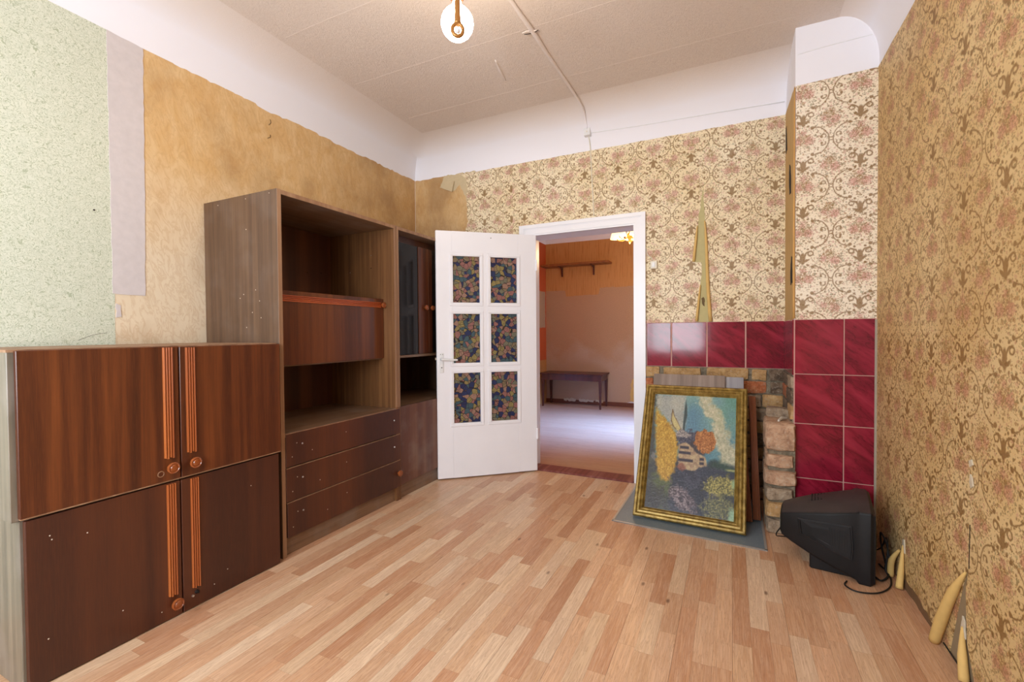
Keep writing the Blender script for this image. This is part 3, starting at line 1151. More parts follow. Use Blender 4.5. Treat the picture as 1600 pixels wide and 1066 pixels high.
for k, (z0, z1) in enumerate(((0.838, 0.910), (0.750, 0.828), (0.656, 0.738), (0.606, 0.646))):
    cut = 3.33 if k % 2 else 3.26
    brick(wc, XC - 0.018, XC + 0.02, YC + 0.006, cut, z0, z1, BRICKS[(2, 4, 0, 2)[k]], 160 + k, 0.007, 2)
    brick(wc, XC - 0.018, XC + 0.02, cut + 0.016, YB - 0.03, z0, z1, BRICKS[(4, 1, 4, 0)[k]], 170 + k, 0.007, 2)
# broken brick stub left standing against the breast
MB().box(2.925, XC, 3.05, 3.40, 0.0, 0.60).build('mortar', MORTAR, wc)
PX = [(0.002, 0.082, 2.915, 3.058, 2), (0.094, 0.178, 2.912, 3.05, 0), (0.190, 0.266, 2.913, 3.050, 2), (0.280, 0.364, 2.908, 3.064, 3), (0.386, 0.458, 2.914, 3.056, 3), (0.482, 0.640, 2.910, 3.060, 3)]
for k, (z0, z1, a, b, mi) in enumerate(PX):
    y1 = 3.27 + (0.03 if k % 2 else 0)
    brick(wc, a, b, 3.025 + rnd.uniform(-.006, .006), y1, z0, z1, BRICKS[mi], 100 + k, 0.011, 3)
    if k < 5:
        brick(wc, a + 0.004, b, y1 + 0.014, 3.41, z0, z1, BRICKS[4], 120 + k, 0.009, 2)
brick(wc, 2.93, 3.058, 3.27, 3.40, 0.60, 0.69, BRICKS[2], 140, 0.012, 2)
MB().tube([(2.98, 3.10, 0.645), (3.0, 3.16, 0.652), (3.03, 3.2, 0.648)], [0.006, 0.010, 0.006], 7, 2).build('mortar_crumb', LABEL, wc)

# right wall
wr = tag(MB().box(XR, XR + 0.15, YA - 0.2, YB + 0.1, -0.1, ZC).build('wall_right', PLASTER), 'right wall with peeling yellow-brown floral wallpaper', None, None, 'structure')
g = [(YA, 0.0), (1.955, 0.0), (2.02, 0.12), (2.035, 0.30), (2.012, 0.40), (2.06, 0.30), (2.12, 0.12), (2.16, 0.0), (YC, 0.0), (YC, 2.603), (YA, 2.603)]
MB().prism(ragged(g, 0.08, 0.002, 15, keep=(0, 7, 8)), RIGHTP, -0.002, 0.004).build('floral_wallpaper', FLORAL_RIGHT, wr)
MB().prism([(1.93, 0.0), (2.2, 0.0), (2.05, 0.44), (2.0, 0.44)], RIGHTP, 0, 0.001).build('old_paper_layer', plain('dusty_wall', S(150, 130, 100), 0.9), wr)
MB().tube([(XR - 0.0042, 2.012, 0.38), (XR - 0.0045, 2.010, 0.45), (XR - 0.0042, 2.008, 0.53)], 0.0015, 6).build('paper_seam', DARKMARK, wr)


def curl(pts, rr, mat=CURL):
    MB().tube(pts, rr, 12, 4).build('paper_curl', mat, wr, smooth=True)


curl([(XR - 0.028, 2.215, 0.006), (XR - 0.026, 2.16, 0.12), (XR - 0.018, 2.09, 0.26), (XR - 0.006, 2.03, 0.36)], [0.017, 0.018, 0.015, 0.003])
curl([(XR - 0.020, 1.995, 0.006), (XR - 0.016, 2.02, 0.08), (XR - 0.008, 2.045, 0.165)], [0.015, 0.013, 0.003])
curl([(XR - 0.030, 2.605, 0.004), (XR - 0.020, 2.62, 0.08), (XR - 0.008, 2.64, 0.19)], [0.015, 0.012, 0.003])
curl([(XR - 0.032, 2.72, 0.004), (XR - 0.030, 2.715, 0.08), (XR - 0.010, 2.68, 0.15)], [0.014, 0.013, 0.005])
for pts in ([(2.03, 0.13), (2.06, 0.15), (2.05, 0.20), (2.035, 0.19)], [(2.62, 0.16), (2.655, 0.17), (2.65, 0.215), (2.63, 0.22)],
            [(1.985, 0.665), (1.998, 0.655), (2.008, 0.672), (2.004, 0.70), (1.992, 0.69)], [(1.988, 0.735), (2.008, 0.722), (2.013, 0.742), (1.998, 0.75)]):
    MB().prism(ragged(pts, 0.012, 0.003, 16), RIGHTP, 0.003, 0.008).build('paper_scrap', WHITESCRAP, wr)
MB().prism(ragged([(2.22, 0.0), (2.75, 0.0), (2.7, 0.03), (2.5, 0.045), (2.3, 0.02)], 0.03, 0.006, 17), RIGHTP, 0.003, 0.006).build('dark_paper_edge', plain('dark_edge', S(120, 88, 56), 0.9), wr)  # ragged dark brown strip along the foot of the wall
MB().tube([(XR - 0.006, 2.20, 0.012), (XR - 0.007, 1.9, 0.012), (XR - 0.006, 1.2, 0.012)], 0.003, 6).build('floor_gap', DARKMARK, wr)

# window wall behind the camera
WX0, WX1, WZ0, WZ1 = 0.55, 2.35, 0.80, 2.36
wf = MB()
wf.box(-0.2, WX0, YA - 0.16, YA, -0.1, ZC)
wf.box(WX1, XR + 0.15, YA - 0.16, YA, -0.1, ZC)
wf.box(WX0, WX1, YA - 0.16, YA, -0.1, WZ0)
wf.box(WX0, WX1, YA - 0.16, YA, WZ1, ZC)
wf = tag(wf.build('wall_front', PLASTER), 'window wall behind the viewpoint', None, None, 'structure')
win = tag(thing('window_1', (1.45, YA - 0.08, WZ0), 'white framed window in the wall behind the viewpoint', None), kind='structure')
fr = MB()
t = 0.05
fr.box(WX0, WX1, YA - 0.11, YA - 0.05, WZ0, WZ0 + t).box(WX0, WX1, YA - 0.11, YA - 0.05, WZ1 - t, WZ1)
fr.box(WX0, WX0 + t, YA - 0.11, YA - 0.05, WZ0 + t, WZ1 - t).box(WX1 - t, WX1, YA - 0.11, YA - 0.05, WZ0 + t, WZ1 - t)
fr.box(1.42, 1.48, YA - 0.11, YA - 0.05, WZ0 + t, WZ1 - t)
fr.build('window_frame', WHITEPAINT, win)
MB().box(WX0 - 0.05, WX1 + 0.05, YA - 0.06, YA + 0.12, WZ0 - 0.03, WZ0, 0.004).build('window_sill', WHITEPAINT, win)

# ------------------------------------------------------------------ DOORWAY: casing, threshold, leaf
trim = thing('trim_1', (1.63, YB, 0.0), 'white moulded door casing around the open doorway', None, None, 'structure')


def casing(poly_outer, poly_inner, name):
    pass


def cas_v(x0, x1, zt, outer_left):
    b = MB()
    w = x1 - x0
    s = 1 if outer_left else -1
    o = x0 if outer_left else x1
    for (f0, f1, d) in ((0.0, 0.32, 0.030), (0.32, 0.40, 0.024), (0.40, 0.86, 0.020), (0.86, 1.0, 0.014)):
        a, c = o + s * w * f0, o + s * w * f1
        z_t = zt - f0 * 0.0917
        lo, hi = min(a, c), max(a, c)
        # mitred top
        za, zc_ = zt - f0 * 0.0917, zt - f1 * 0.0917
        poly = [(a, 0.0), (c, 0.0), (c, zc_), (a, za)]
        b.prism(poly, BACKP, -0.004, d)
    return b


cas_v(1.0825, DX0, 2.0949, True).build('casing_side', WHITEPAINT, trim)
cas_v(DX1, 2.1382, 2.0949, False).build('casing_side', WHITEPAINT, trim)
b = MB()
for (f0, f1, d) in ((0.0, 0.32, 0.030), (0.32, 0.40, 0.024), (0.40, 0.86, 0.020), (0.86, 1.0, 0.014)):
    za, zb_ = 2.0949 - 0.0917 * f0, 2.0949 - 0.0917 * f1
    la, lb = 1.0825 + 0.1384 * f0, 1.0825 + 0.1384 * f1
    ra, rb_ = 2.1382 - 0.0917 * f0, 2.1382 - 0.0917 * f1
    b.prism([(la, za), (ra, za), (rb_, zb_), (lb, zb_)], BACKP, -0.004, d)
b.build('casing_head', WHITEPAINT, trim)
MB().box(DX0 - 0.07, DX0 - 0.05, YB - 0.004, YB + WT + 0.004, 0.0, DZ + 0.02).build('jamb', WHITEPAINT, trim)
MB().box(DX1 - 0.0, DX1 + 0.02, YB - 0.004, YB + WT + 0.004, 0.0, DZ + 0.02).build('jamb', WHITEPAINT, trim)
MB().box(DX0 - 0.05, DX1, YB - 0.004, YB + WT + 0.004, DZ, DZ + 0.02).build('jamb_head', WHITEPAINT, trim)
MB().box(DX0 - 0.05, DX1, YB - 0.02, YB + WT - 0.06, -0.01, 0.014, 0.006).build('threshold', THRESH, trim)

# leaf: local x runs from the hinge to the free edge, local -y... faces the room
A = Vector((1.247, 3.551, 0.0))
F_ = Vector((0.616, 2.998, 0.0))
ex = (F_ - A).normalized()
ang = math.atan2(ex.y, ex.x)
door = thing('door_1', (A.x, A.y, 0.0), 'white panelled door with six patterned glass panes standing open', None, None, 'structure')
door.rotation_euler = (0, 0, ang)
ROOT['door_1'] = (0, 0, 0)
LWD = 0.839
# in local space the room side is +y (rotate by ang: -138.8 deg): face at y = 0, thickness towards -y
colsx = [(0.164, 0.401), (0.480, 0.711)]
rowsz = [(1.420, 1.806), (0.932, 1.342), (0.446, 0.864)]
TH = 0.042
b = MB()
b.box(0, 0.164, -TH, 0, 0.010, 1.998, 0.003)
b.box(0.711, LWD, -TH, 0, 0.010, 1.998, 0.003)
b.build('stile', WHITEPAINT, door)
for z0, z1 in ((0.010, 0.446), (0.864, 0.932), (1.342, 1.420), (1.806, 1.998)):
    MB().box(0.163, 0.712, -TH, 0.0003, z0, z1, 0.0008).build('rail', WHITEPAINT, door)
for z0, z1 in rowsz:
    MB().box(0.401, 0.480, -TH, 0.0, z0, z1).build('muntin', WHITEPAINT, door)
for (x0, x1) in colsx:
    for (z0, z1) in rowsz:
        pn = MB().box(x0 - 0.002, x1 + 0.002, -0.026, -0.016, z0 - 0.002, z1 + 0.002).build('pane', STAINED, door)
        mo = MB()
        w = 0.022
        for (a, bb, c, d) in ((x0 - w, x1 + w, z0 - w, z0), (x0 - w, x1 + w, z1, z1 + w), (x0 - w, x0, z0, z1), (x1, x1 + w, z0, z1)):
            mo.box(a, bb, -0.001, 0.006, c, d, 0.003)
        w = 0.006
        for (a, bb, c, d) in ((x0 - 0.001, x1 + 0.001, z0 - 0.001, z0 + w), (x0 - 0.001, x1 + 0.001, z1 - w, z1 + 0.001), (x0 - 0.001, x0 + w, z0, z1), (x1 - w, x1 + 0.001, z0, z1)):
            mo.box(a, bb, -0.020, 0.003, c, d)
        mo.build('pane_moulding', WHITEPAINT, pn)
hd = MB().box(0.785, 0.818, -0.002, 0.006, 0.862, 1.022, 0.003).build('handle_plate', WHITEPLASTIC, door)
MB().lathe([(0.014, 0), (0.012, 0.02), (0.009, 0.05), (0.0, 0.052)], (0.801, 0.004, 0.972), (0, 1, 0), 14).build('handle_neck', WHITEPLASTIC, hd, smooth=True)
MB().tube([(0.803, 0.046, 0.972), (0.78, 0.050, 0.972), (0.73, 0.050, 0.968), (0.680, 0.048, 0.966)], [0.009, 0.0095, 0.009, 0.0075], 12, 4).build('handle_lever', WHITEPLASTIC, hd, smooth=True)
MB().lathe([(0.005, 0), (0.005, 0.0015), (0, 0.002)], (0.801, 0.006, 0.905), (0, 1, 0), 10).build('keyhole', DARKMETAL, hd)
for dx in (-0.008, 0.008):
    MB().lathe([(0.003, 0), (0.003, 0.001), (0, 0.0015)], (0.801 + dx, 0.006, 1.010), (0, 1, 0), 8).build('plate_screw', DARKMETAL, hd)
MB().box(LWD - 0.002, LWD + 0.012, -0.028, -0.014, 0.965, 0.985, 0.002).build('latch', SCREW, door)
MB().lathe([(0.004, 0), (0.004, 0.001), (0, 0.0014)], (0.39, 0.0, 1.955), (0, 1, 0), 8).build('nail', DARKMETAL, door)
for hz in (0.28, 1.70):
    MB().lathe([(0.008, 0), (0.008, 0.09), (0, 0.094)], (0.0, 0.003, hz), (0, 0, 1), 10).build('hinge', WHITEPAINT, door)

# ------------------------------------------------------------------ FAR ROOM
FXL, FXR = -0.10, 3.75
ff = tag(MB().box(FXL - 0.1, FXR + 0.1, YB, YF + 0.1, -0.12, 0.0).build('floor_far', FARFLOOR), 'worn board floor of the room beyond the doorway', None, None, 'structure')
tag(MB().box(FXL - 0.1, FXR + 0.1, YB + WT, YF + 0.1, ZC, ZC + 0.1).build('ceiling_far', CEIL), 'white ceiling of the room beyond', None, None, 'structure')
wfb = tag(MB().box(FXL - 0.1, FXR + 0.1, YF, YF + 0.12, -0.1, ZC).build('wall_far_back', PLASTER), 'stripped back wall of the room beyond', None, None, 'structure')
FP = lambda h, v, d: (h, YF - d, v)
MB().prism(ragged([(FXL, 0.06), (1.2, 0.06), (1.36, 0.09), (2.5, 0.07), (FXR, 0.07), (FXR, 1.89), (0.835, 1.892), (0.81, 1.786), (0.26, 1.775), (0.245, 1.868), (FXL, 1.875)], 0.05, 0.006, 21, keep=(4, 10)), FP, -0.002, 0.003).build('speckled_wallpaper', FARPAPER, wfb)
MB().prism([(FXL, 1.70), (FXR, 1.70), (FXR, 2.645), (FXL, 2.665)], FP, -0.002, 0.0015).build('ochre_wallpaper', FARPANEL, wfb)
MB().box(FXL, FXR, YF - 0.018, YF, 0.0, 0.065, 0.003).build('skirting', FARSKIRT, wfb)
for a, c in ((0.22, 0.42), (0.48, 0.72), (0.76, 0.88)):
    MB().prism(ragged([(a, 0.05), (c, 0.045), (c + 0.01, 0.085), (a, 0.09)], 0.03, 0.014, int(a * 100)), FP, 0.018, 0.024).build('torn_paper', WHITESCRAP, wfb)
MB().prism(ragged([(1.30, 0.10), (1.36, 0.08), (1.36, 0.45), (1.33, 0.42)], 0.03, 0.01, 5), FP, 0.003, 0.008).build('torn_paper', CURL, wfb)
wfl = tag(MB().box(FXL - 0.12, FXL, YB + WT, YF, -0.1, ZC).build('wall_far_left', PLASTER), 'orange painted left wall of the room beyond', None, None, 'structure')
MB().box(FXL, FXL + 0.004, YB + WT, YF, 0.72, 2.66).build('orange_paint_band', FARORANGE, wfl)
MB().box(FXL, FXL + 0.004, 5.6, YF, 0.0, 0.72).build('ochre_paper_band', FARPANEL, wfl)
MB().prism(ragged([(6.40, 1.26), (7.15, 1.26), (7.15, 1.86), (6.45, 1.85)], 0.05, 0.008, 22), lambda h, v, d: (FXL + d, h, v), 0.003, 0.008).build('beige_paper_patch', FARBEIGE, wfl)
b = MB()
b.box(FXR, FXR + 0.12, YB + WT, 4.9, -0.1, ZC).box(FXR, FXR + 0.12, 6.2, YF, -0.1, ZC)
b.box(FXR, FXR + 0.12, 4.9, 6.2, -0.1, 0.8).box(FXR, FXR + 0.12, 4.9, 6.2, 2.3, ZC)
tag(b.build('wall_far_right', FARPAPER), 'right wall of the room beyond with a window', None, None, 'structure')

# table under the shelf
tb = thing('low_table', (0.46, 6.98, 0.0), 'low dark brown wooden table against the far wall', 'table')
MB().box(-0.04, 0.985, 6.74, 7.19, 0.515, 0.535, 0.004).build('tabletop', DARKWOOD, tb)
MB().box(-0.01, 0.955, 6.77, 7.17, 0.425, 0.516).build('apron', DARKWOOD, tb)
for lx in (-0.01, 0.925):
    for ly in (6.765, 7.135):
        l = MB()
        l.loft([[(lx + 0.015 - s, ly + 0.015 - s, zz), (lx + 0.015 + s, ly + 0.015 - s, zz), (lx + 0.015 + s, ly + 0.015 + s, zz), (lx + 0.015 - s, ly + 0.015 + s, zz)] for zz, s in ((0.0, 0.012), (0.44, 0.022))])
        l.build('leg', DARKWOOD, tb)
# shelf
sh = thing('wall_shelf', (0.47, YF, 2.12), 'brown wooden shelf on two brackets high on the far wall', 'shelf')
MB().box(-0.095, 1.03, YF - 0.25, YF - 0.002, 2.255, 2.285, 0.003).build('shelf_board', SHELFWOOD, sh)
for bx_ in (0.20, 0.735):
    MB().prism([(0.0, 2.10), (0.0, 2.256), (0.20, 2.256), (0.20, 2.245), (0.03, 2.225), (0.018, 2.10)], lambda h, v, d: (bx_ + d, YF - 0.002 - h, v), -0.012, 0.012).build('bracket', DARKWOOD, sh)
# chandelier
CX, CY = 1.66, 5.4
ch = thing('chandelier', (CX, CY, ZC), 'lit brass chandelier with cream fabric shades in the room beyond', 'chandelier')
MB().lathe([(0.0, ZC), (0.05, ZC), (0.045, ZC - 0.03), (0.012, ZC - 0.05), (0.009, 2.34), (0.03, 2.32), (0.034, 2.28), (0.012, 2.25), (0.018, 2.23), (0.0, 2.205)], (CX, CY, 0), (0, 0, 1), 14).build('stem', BRASS, ch, smooth=True)
for k in range(5):
    an = R(20 + 72 * k)
    c_, s_n = math.cos(an), math.sin(an)
    MB().tube([(CX + c_ * 0.02, CY + s_n * 0.02, 2.29), (CX + c_ * 0.08, CY + s_n * 0.08, 2.255), (CX + c_ * 0.15, CY + s_n * 0.15, 2.265), (CX + c_ * 0.165, CY + s_n * 0.165, 2.30)], 0.006, 8, 4).build('arm', BRASS, ch, smooth=True)
    if k == 0:
        pl_ = bpy.data.lights.new('chandelier_light', 'POINT')
        pl_.energy = 30
        pl_.color = (1.0, 0.62, 0.30)
        pl_.shadow_soft_size = 0.06
        po = bpy.data.objects.new('chandelier_light', pl_)
        COL.objects.link(po)
        po.parent = ch
        po.location = (0, 0, 2.15 - ZC)
    MB().lathe([(0.080, 2.285), (0.045, 2.405)], (CX + c_ * 0.165, CY + s_n * 0.165, 0), (0, 0, 1), 16).build('lamp_shade', SHADE, ch, smooth=True)
# ------------------------------------------------------------------ WALL UNITS
XF = 0.608


def knob(x, y, z, parent, r=0.022, ax=(1, 0, 0), mat=None):
    pr = [(0.008, 0.0), (0.008, 0.010), (r * 0.9, 0.014), (r, 0.019), (r * 0.97, 0.024), (r * 0.80, 0.0265), (r * 0.72, 0.0245), (r * 0.55, 0.0245), (r * 0.45, 0.027), (0.0, 0.028)]
    return MB().lathe(pr, (x, y, z), ax, 20).build('knob', mat or KNOB, parent, angle=R(35))


def moulding(x, y0, y1, z0, z1, parent, n=4, mat=STRIP):
    """vertical fluted strip on a face x = const"""
    b = MB()
    w = (y1 - y0) / n
    for k in range(n):
        a = y0 + k * w
        poly = [(a, 0.0), (a + w, 0.0), (a + w * 0.88, 0.005), (a + w * 0.5, 0.0075), (a + w * 0.12, 0.005)]
        b.prism(poly, lambda h, v, d: (x + v, h, d), z0 + (0.0 if k % 2 else 0.004), z1)
    return b.build('fluted_strip', mat, parent)


def specks(parent, pts, x=None, y=None, r=0.003, mat=CHIP):
    for p in pts:
        if x is not None:
            MB().lathe([(r, 0), (r * 0.7, 0.0012), (0, 0.0016)], (x, p[0], p[1]), (1, 0, 0), 7).build('chip', mat, parent)
        else:
            MB().lathe([(r, 0), (r * 0.7, 0.0012), (0, 0.0016)], (p[0], y, p[1]), (0, -1, 0), 7).build('chip', mat, parent)


# --- tall open unit with flap and drawers
Y0, Y1, HT = 1.6049, 2.5337, 1.9378
XB = -0.012
u1 = thing('wall_unit', (0.30, 2.07, 0.0), 'tall wood veneer wall unit with drop flap and three drawers', 'wall unit')
sd = MB().box(XB, XF, Y0, Y0 + 0.024, 0.0, HT, 0.0015).build('side_panel', WALNUT, u1)
MB().box(XF - 0.0005, XF + 0.002, Y0 + 0.001, Y0 + 0.023, 0.0, HT - 0.001).build('panel_edge', EDGE, sd)
specks(sd, [(0.12, 1.91), (0.36, 1.915), (0.55, 1.92), (0.36, 1.75), (0.33, 1.40), (0.30, 1.38), (0.40, 1.30), (0.43, 1.42), (0.46, 1.36), (0.47, 1.27), (0.35, 1.22)], y=Y0, r=0.0028)
sd2 = MB().box(XB, XF, Y1 - 0.024, Y1, 0.0, HT, 0.0015).build('side_panel', WALNUT_IN, u1)
MB().box(XF - 0.0005, XF + 0.002, Y1 - 0.023, Y1 - 0.001, 0.66, HT - 0.001).build('panel_edge', EDGE, sd2)
MB().box(XB, XF, Y0 + 0.024, Y1 - 0.024, HT - 0.026, HT - 0.002, 0.0015).build('top_board', WALNUT_H, u1)
MB().box(XF - 0.0005, XF + 0.0015, Y0 + 0.024, Y1 - 0.024, HT - 0.025, HT - 0.003).build('board_edge', EDGE, u1)
MB().box(XB + 0.004, XB + 0.012, Y0 + 0.024, Y1 - 0.024, 0.09, HT - 0.026).build('back_panel', MAHOG_BACK, u1)
MB().box(XB + 0.012, XF, Y0 + 0.024, Y1 - 0.024, 0.636, 0.656, 0.001).build('base_board', WALNUT_H, u1)
MB().box(XB + 0.012, 0.490, Y0 + 0.024, Y1 - 0.024, 1.000, 1.018).build('flap_shelf', WALNUT_H, u1)
fl = MB().box(0.492, 0.512, Y0 + 0.026, Y1 - 0.026, 1.008, 1.424, 0.0015).build('flap_door', MAHOG_FLAP, u1)
b = MB()
for k in range(4):
    zc_ = 1.366 + k * 0.0095
    b.prism([(0.0, -0.0045), (0.005, -0.0035), (0.007, 0.0), (0.005, 0.0035), (0.0, 0.0045)], lambda h, v, d: (0.512 + h, d, zc_ + v), Y0 + 0.05, Y1 - 0.055)
b.build('fluted_strip', STRIP_RED, fl)
knob(0.512, Y1 - 0.045, 1.380, fl, 0.021)
knob(0.512, Y0 + 0.045, 1.385, fl, 0.019)
specks(u1, [(2.30, 1.62), (2.42, 1.63)], x=XB + 0.012, r=0.004, mat=DARKMARK)
for hx, hz, mt_ in ((0.20, 1.63, SCREW), (0.40, 1.74, SCREW), (0.40, 1.65, DARKMARK)):
    MB().lathe([(0.004, 0), (0.0035, 0.0015), (0, 0.002)], (hx, Y1 - 0.024, hz), (0, -1, 0), 8).build('shelf_peg', mt_, u1)
for k, (z0, z1) in enumerate(((0.474, 0.652), (0.288, 0.468), (0.096, 0.284))):
    d = MB().box(XF - 0.018, XF + 0.002, Y0 + 0.028 + (0.004 if k == 2 else 0), Y1 + 0.018, z0, z1, 0.002).build('drawer', MAHOG_DARK, u1)
    MB().box(XF - 0.016, XF + 0.0028, Y0 + 0.03, Y1 + 0.016, z1 - 0.0025, z1 + 0.0005).build('worn_edge', EDGE, d)
    specks(d, [(1.70, (z0 + z1) / 2 + 0.03), (1.80 + 0.05 * k, (z0 + z1) / 2 - 0.03), (2.05, (z0 + z1) / 2 + 0.02), (1.67, z0 + 0.05)], x=XF + 0.002, r=0.003)
    if k < 2:
        MB().lathe([(0.006, 0), (0.005, 0.003), (0, 0.004)], (XF + 0.002, 2.49, (z0 + z1) / 2 + 0.01), (1, 0, 0), 10).build('handle_screw', SCREW, d)
        MB().lathe([(0.005, 0), (0.004, 0.003), (0, 0.004)], (XF + 0.002, 1.735, (z0 + z1) / 2 + 0.02), (1, 0, 0), 10).build('handle_screw', SCREW, d)
    else:
        knob(XF + 0.002, 2.525, 0.195, d, 0.022)
        MB().lathe([(0.005, 0), (0.004, 0.003), (0, 0.004)], (XF + 0.002, 1.735, 0.215), (1, 0, 0), 10).build('handle_screw', SCREW, d)
MB().box(XF - 0.06, XF - 0.02, Y0 + 0.024, Y1 - 0.024, 0.0, 0.094).build('plinth', WALNUT_H, u1)
MB().box(XB + 0.02, XF - 0.022, Y0 + 0.03, Y1 - 0.03, 0.10, 0.63).build('drawer_box', MAHOG_BACK, u1)

# --- glazed unit
Z0, Z1 = Y1 + 0.001, 3.49
u2 = thing('glazed_wall_unit', (0.30, 3.0, 0.0), 'tall wood veneer wall unit with glass doors, partly behind the open door', 'wall unit')
s3 = MB().box(XB, XF, Z0, Z0 + 0.024, 0.0, HT - 0.001, 0.0015).build('side_panel', WALNUT_IN, u2)
MB().box(XF - 0.0005, XF + 0.002, Z0 + 0.001, Z0 + 0.023, 0.66, HT - 0.002).build('panel_edge', EDGE, s3)
MB().box(XB, XF, Z1 - 0.024, Z1, 0.0, HT - 0.001, 0.0015).build('side_panel', WALNUT, u2)
MB().box(XB, XF, Z0 + 0.024, Z1 - 0.024, HT - 0.026, HT - 0.002, 0.0015).build('top_board', WALNUT_H, u2)
MB().box(XF - 0.0005, XF + 0.0015, Z0 + 0.024, Z1 - 0.024, HT - 0.025, HT - 0.003).build('board_edge', EDGE, u2)
MB().box(XB + 0.004, XB + 0.012, Z0 + 0.024, Z1 - 0.024, 0.09, HT - 0.026).build('back_panel', MAHOG_BACK, u2)
MB().box(XB + 0.012, XF, Z0 + 0.024, Z1 - 0.024, 0.640, 0.660, 0.001).build('base_board', WALNUT_H, u2)
MB().box(XB + 0.012, 0.53, Z0 + 0.024, Z1 - 0.024, 1.000, 1.018).build('cupboard_shelf', WALNUT_H, u2)
MB().box(0.47, 0.49, Z0 + 0.024, Z1 - 0.024, 1.856, HT - 0.026).build('top_rail', MAHOG_BACK, u2)
gd = MB().box(0.512, 0.530, 2.888, 3.012, 1.020, 1.856, 0.0015).build('glass_door', MAHOG, u2)
MB().box(0.517, 0.523, Z0 + 0.026, 2.890, 1.022, 1.854).build('pane', DARKGLASS, gd)
knob(0.530, 2.965, 1.385, gd, 0.021)
gd = MB().box(0.512, 0.530, 3.016, 3.066, 1.020, 1.856, 0.0015).build('glass_door', MAHOG, u2)
MB().box(0.517, 0.523, 3.064, Z1 - 0.026, 1.022, 1.854).build('pane', DARKGLASS, gd)
knob(0.530, 3.045, 1.385, gd, 0.021)
MB().box(XF - 0.018, XF + 0.001, Y1 + 0.024, 3.02, 0.104, 0.660, 0.0015).build('base_door', MAHOG_FADED, u2)
MB().box(XF - 0.018, XF + 0.001, 3.024, Z1 - 0.002, 0.104, 0.660, 0.0015).build('base_door', MAHOG_FADED, u2)
MB().box(XF - 0.06, XF - 0.02, Z0 + 0.024, Z1 - 0.024, 0.0, 0.10).build('plinth', WALNUT_H, u2)

# --- low cupboards: two boxes stacked
XL = 0.634
lo = thing('lower_cupboard', (0.30, 1.10, 0.0), 'dark red-brown two-door cupboard standing on the floor, one knob missing', 'cupboard')
MB().box(0.014, XL - 0.020, 0.632, 1.575, 0.0, 0.571, 0.002).build('body', WALNUT_SIDE, lo)
d = MB().box(XL - 0.019, XL, 0.640, 1.1075, 0.004, 0.569, 0.002).build('door', MAHOG_DARK, lo)
moulding(XL, 1.056, 1.092, 0.095, 0.564, d)
knob(XL, 1.080, 0.062, d, 0.024)
specks(d, [(0.70, 0.50), (0.705, 0.485), (0.80, 0.47), (0.69, 0.15), (0.90, 0.13), (1.03, 0.05)], x=XL, r=0.0025)
d = MB().box(XL - 0.019, XL, 1.1125, 1.572, 0.004, 0.569, 0.002).build('door', MAHOG_DARK, lo)
moulding(XL, 1.147, 1.182, 0.086, 0.564, d)
st = MB().lathe([(0.009, 0), (0.007, 0.006), (0.004, 0.007), (0.0035, 0.016), (0, 0.017)], (XL, 1.165, 0.066), (1, 0, 0), 10).build('bare_knob_screw', DARKMETAL, d)
MB().lathe([(0.005, 0), (0.005, 0.006), (0, 0.007)], (XL, 1.148, 0.056), (1, 0, 0), 9).build('bare_knob_nut', SCREW, d)
specks(d, [(1.30, 0.10), (1.42, 0.45), (1.24, 0.06)], x=XL, r=0.0025)
hi = thing('upper_cupboard', (0.30, 1.10, 0.5715), 'red-brown two-door cupboard with fluted strips stacked on another cupboard', 'cupboard')
MB().box(0.014, XL - 0.016, 0.612, 1.580, 0.5715, 1.136, 0.002).build('body', WALNUT_SIDE, hi)
MB().box(0.014, XL - 0.014, 0.611, 1.581, 1.128, 1.1372).build('top_edge', EDGE, hi)
d = MB().box(XL - 0.015, XL + 0.004, 0.628, 1.1085, 0.580, 1.134, 0.002).build('door', MAHOG, hi)
moulding(XL + 0.004, 1.049, 1.087, 0.672, 1.130, d)
knob(XL + 0.004, 1.072, 0.634, d, 0.024)
MB().lathe([(0.014, 0), (0.012, 0.0012), (0.010, 0.0012), (0.009, 0.0)], (XL + 0.0035, 1.036, 0.615), (1, 0, 0), 14).build('worn_ring', EDGE, d)
d = MB().box(XL - 0.015, XL + 0.004, 1.1135, 1.584, 0.580, 1.132, 0.002).build('door', MAHOG, hi)
moulding(XL + 0.004, 1.135, 1.174, 0.677, 1.128, d)
knob(XL + 0.004, 1.159, 0.634, d, 0.024)
MB().box(XL - 0.014, XL + 0.0045, 0.63, 1.582, 0.5775, 0.5815).build('worn_edge', EDGE, hi)

# ------------------------------------------------------------------ HEARTH SHEET, PAINTING, BOARDS, MOULDINGS
he = MB()
hp = [(2.055, 2.806), (2.903, 2.757), (2.906, 3.56), (2.070, 3.56)]
he.prism(hp, lambda h, v, d: (h, v, d), 0.0, 0.004)
he = tag(he.build('hearth_sheet', STEEL, None, off=(2.48, 3.1, 0.0)), 'blue-grey metal sheet lying on the floor under the painting', 'metal sheet')
for a, c in ((hp[0], hp[1]), (hp[3], hp[0]), (hp[1], hp[2])):
    dx, dy = c[0] - a[0], c[1] - a[1]
    L = math.hypot(dx, dy)
    nx, ny = -dy / L * 0.012, dx / L * 0.012
    MB().prism([a, c, (c[0] + nx, c[1] + ny), (a[0] + nx, a[1] + ny)], lambda h, v, d: (h, v, d), 0.0005, 0.0055).build('sheet_rim', STEELEDGE, he)

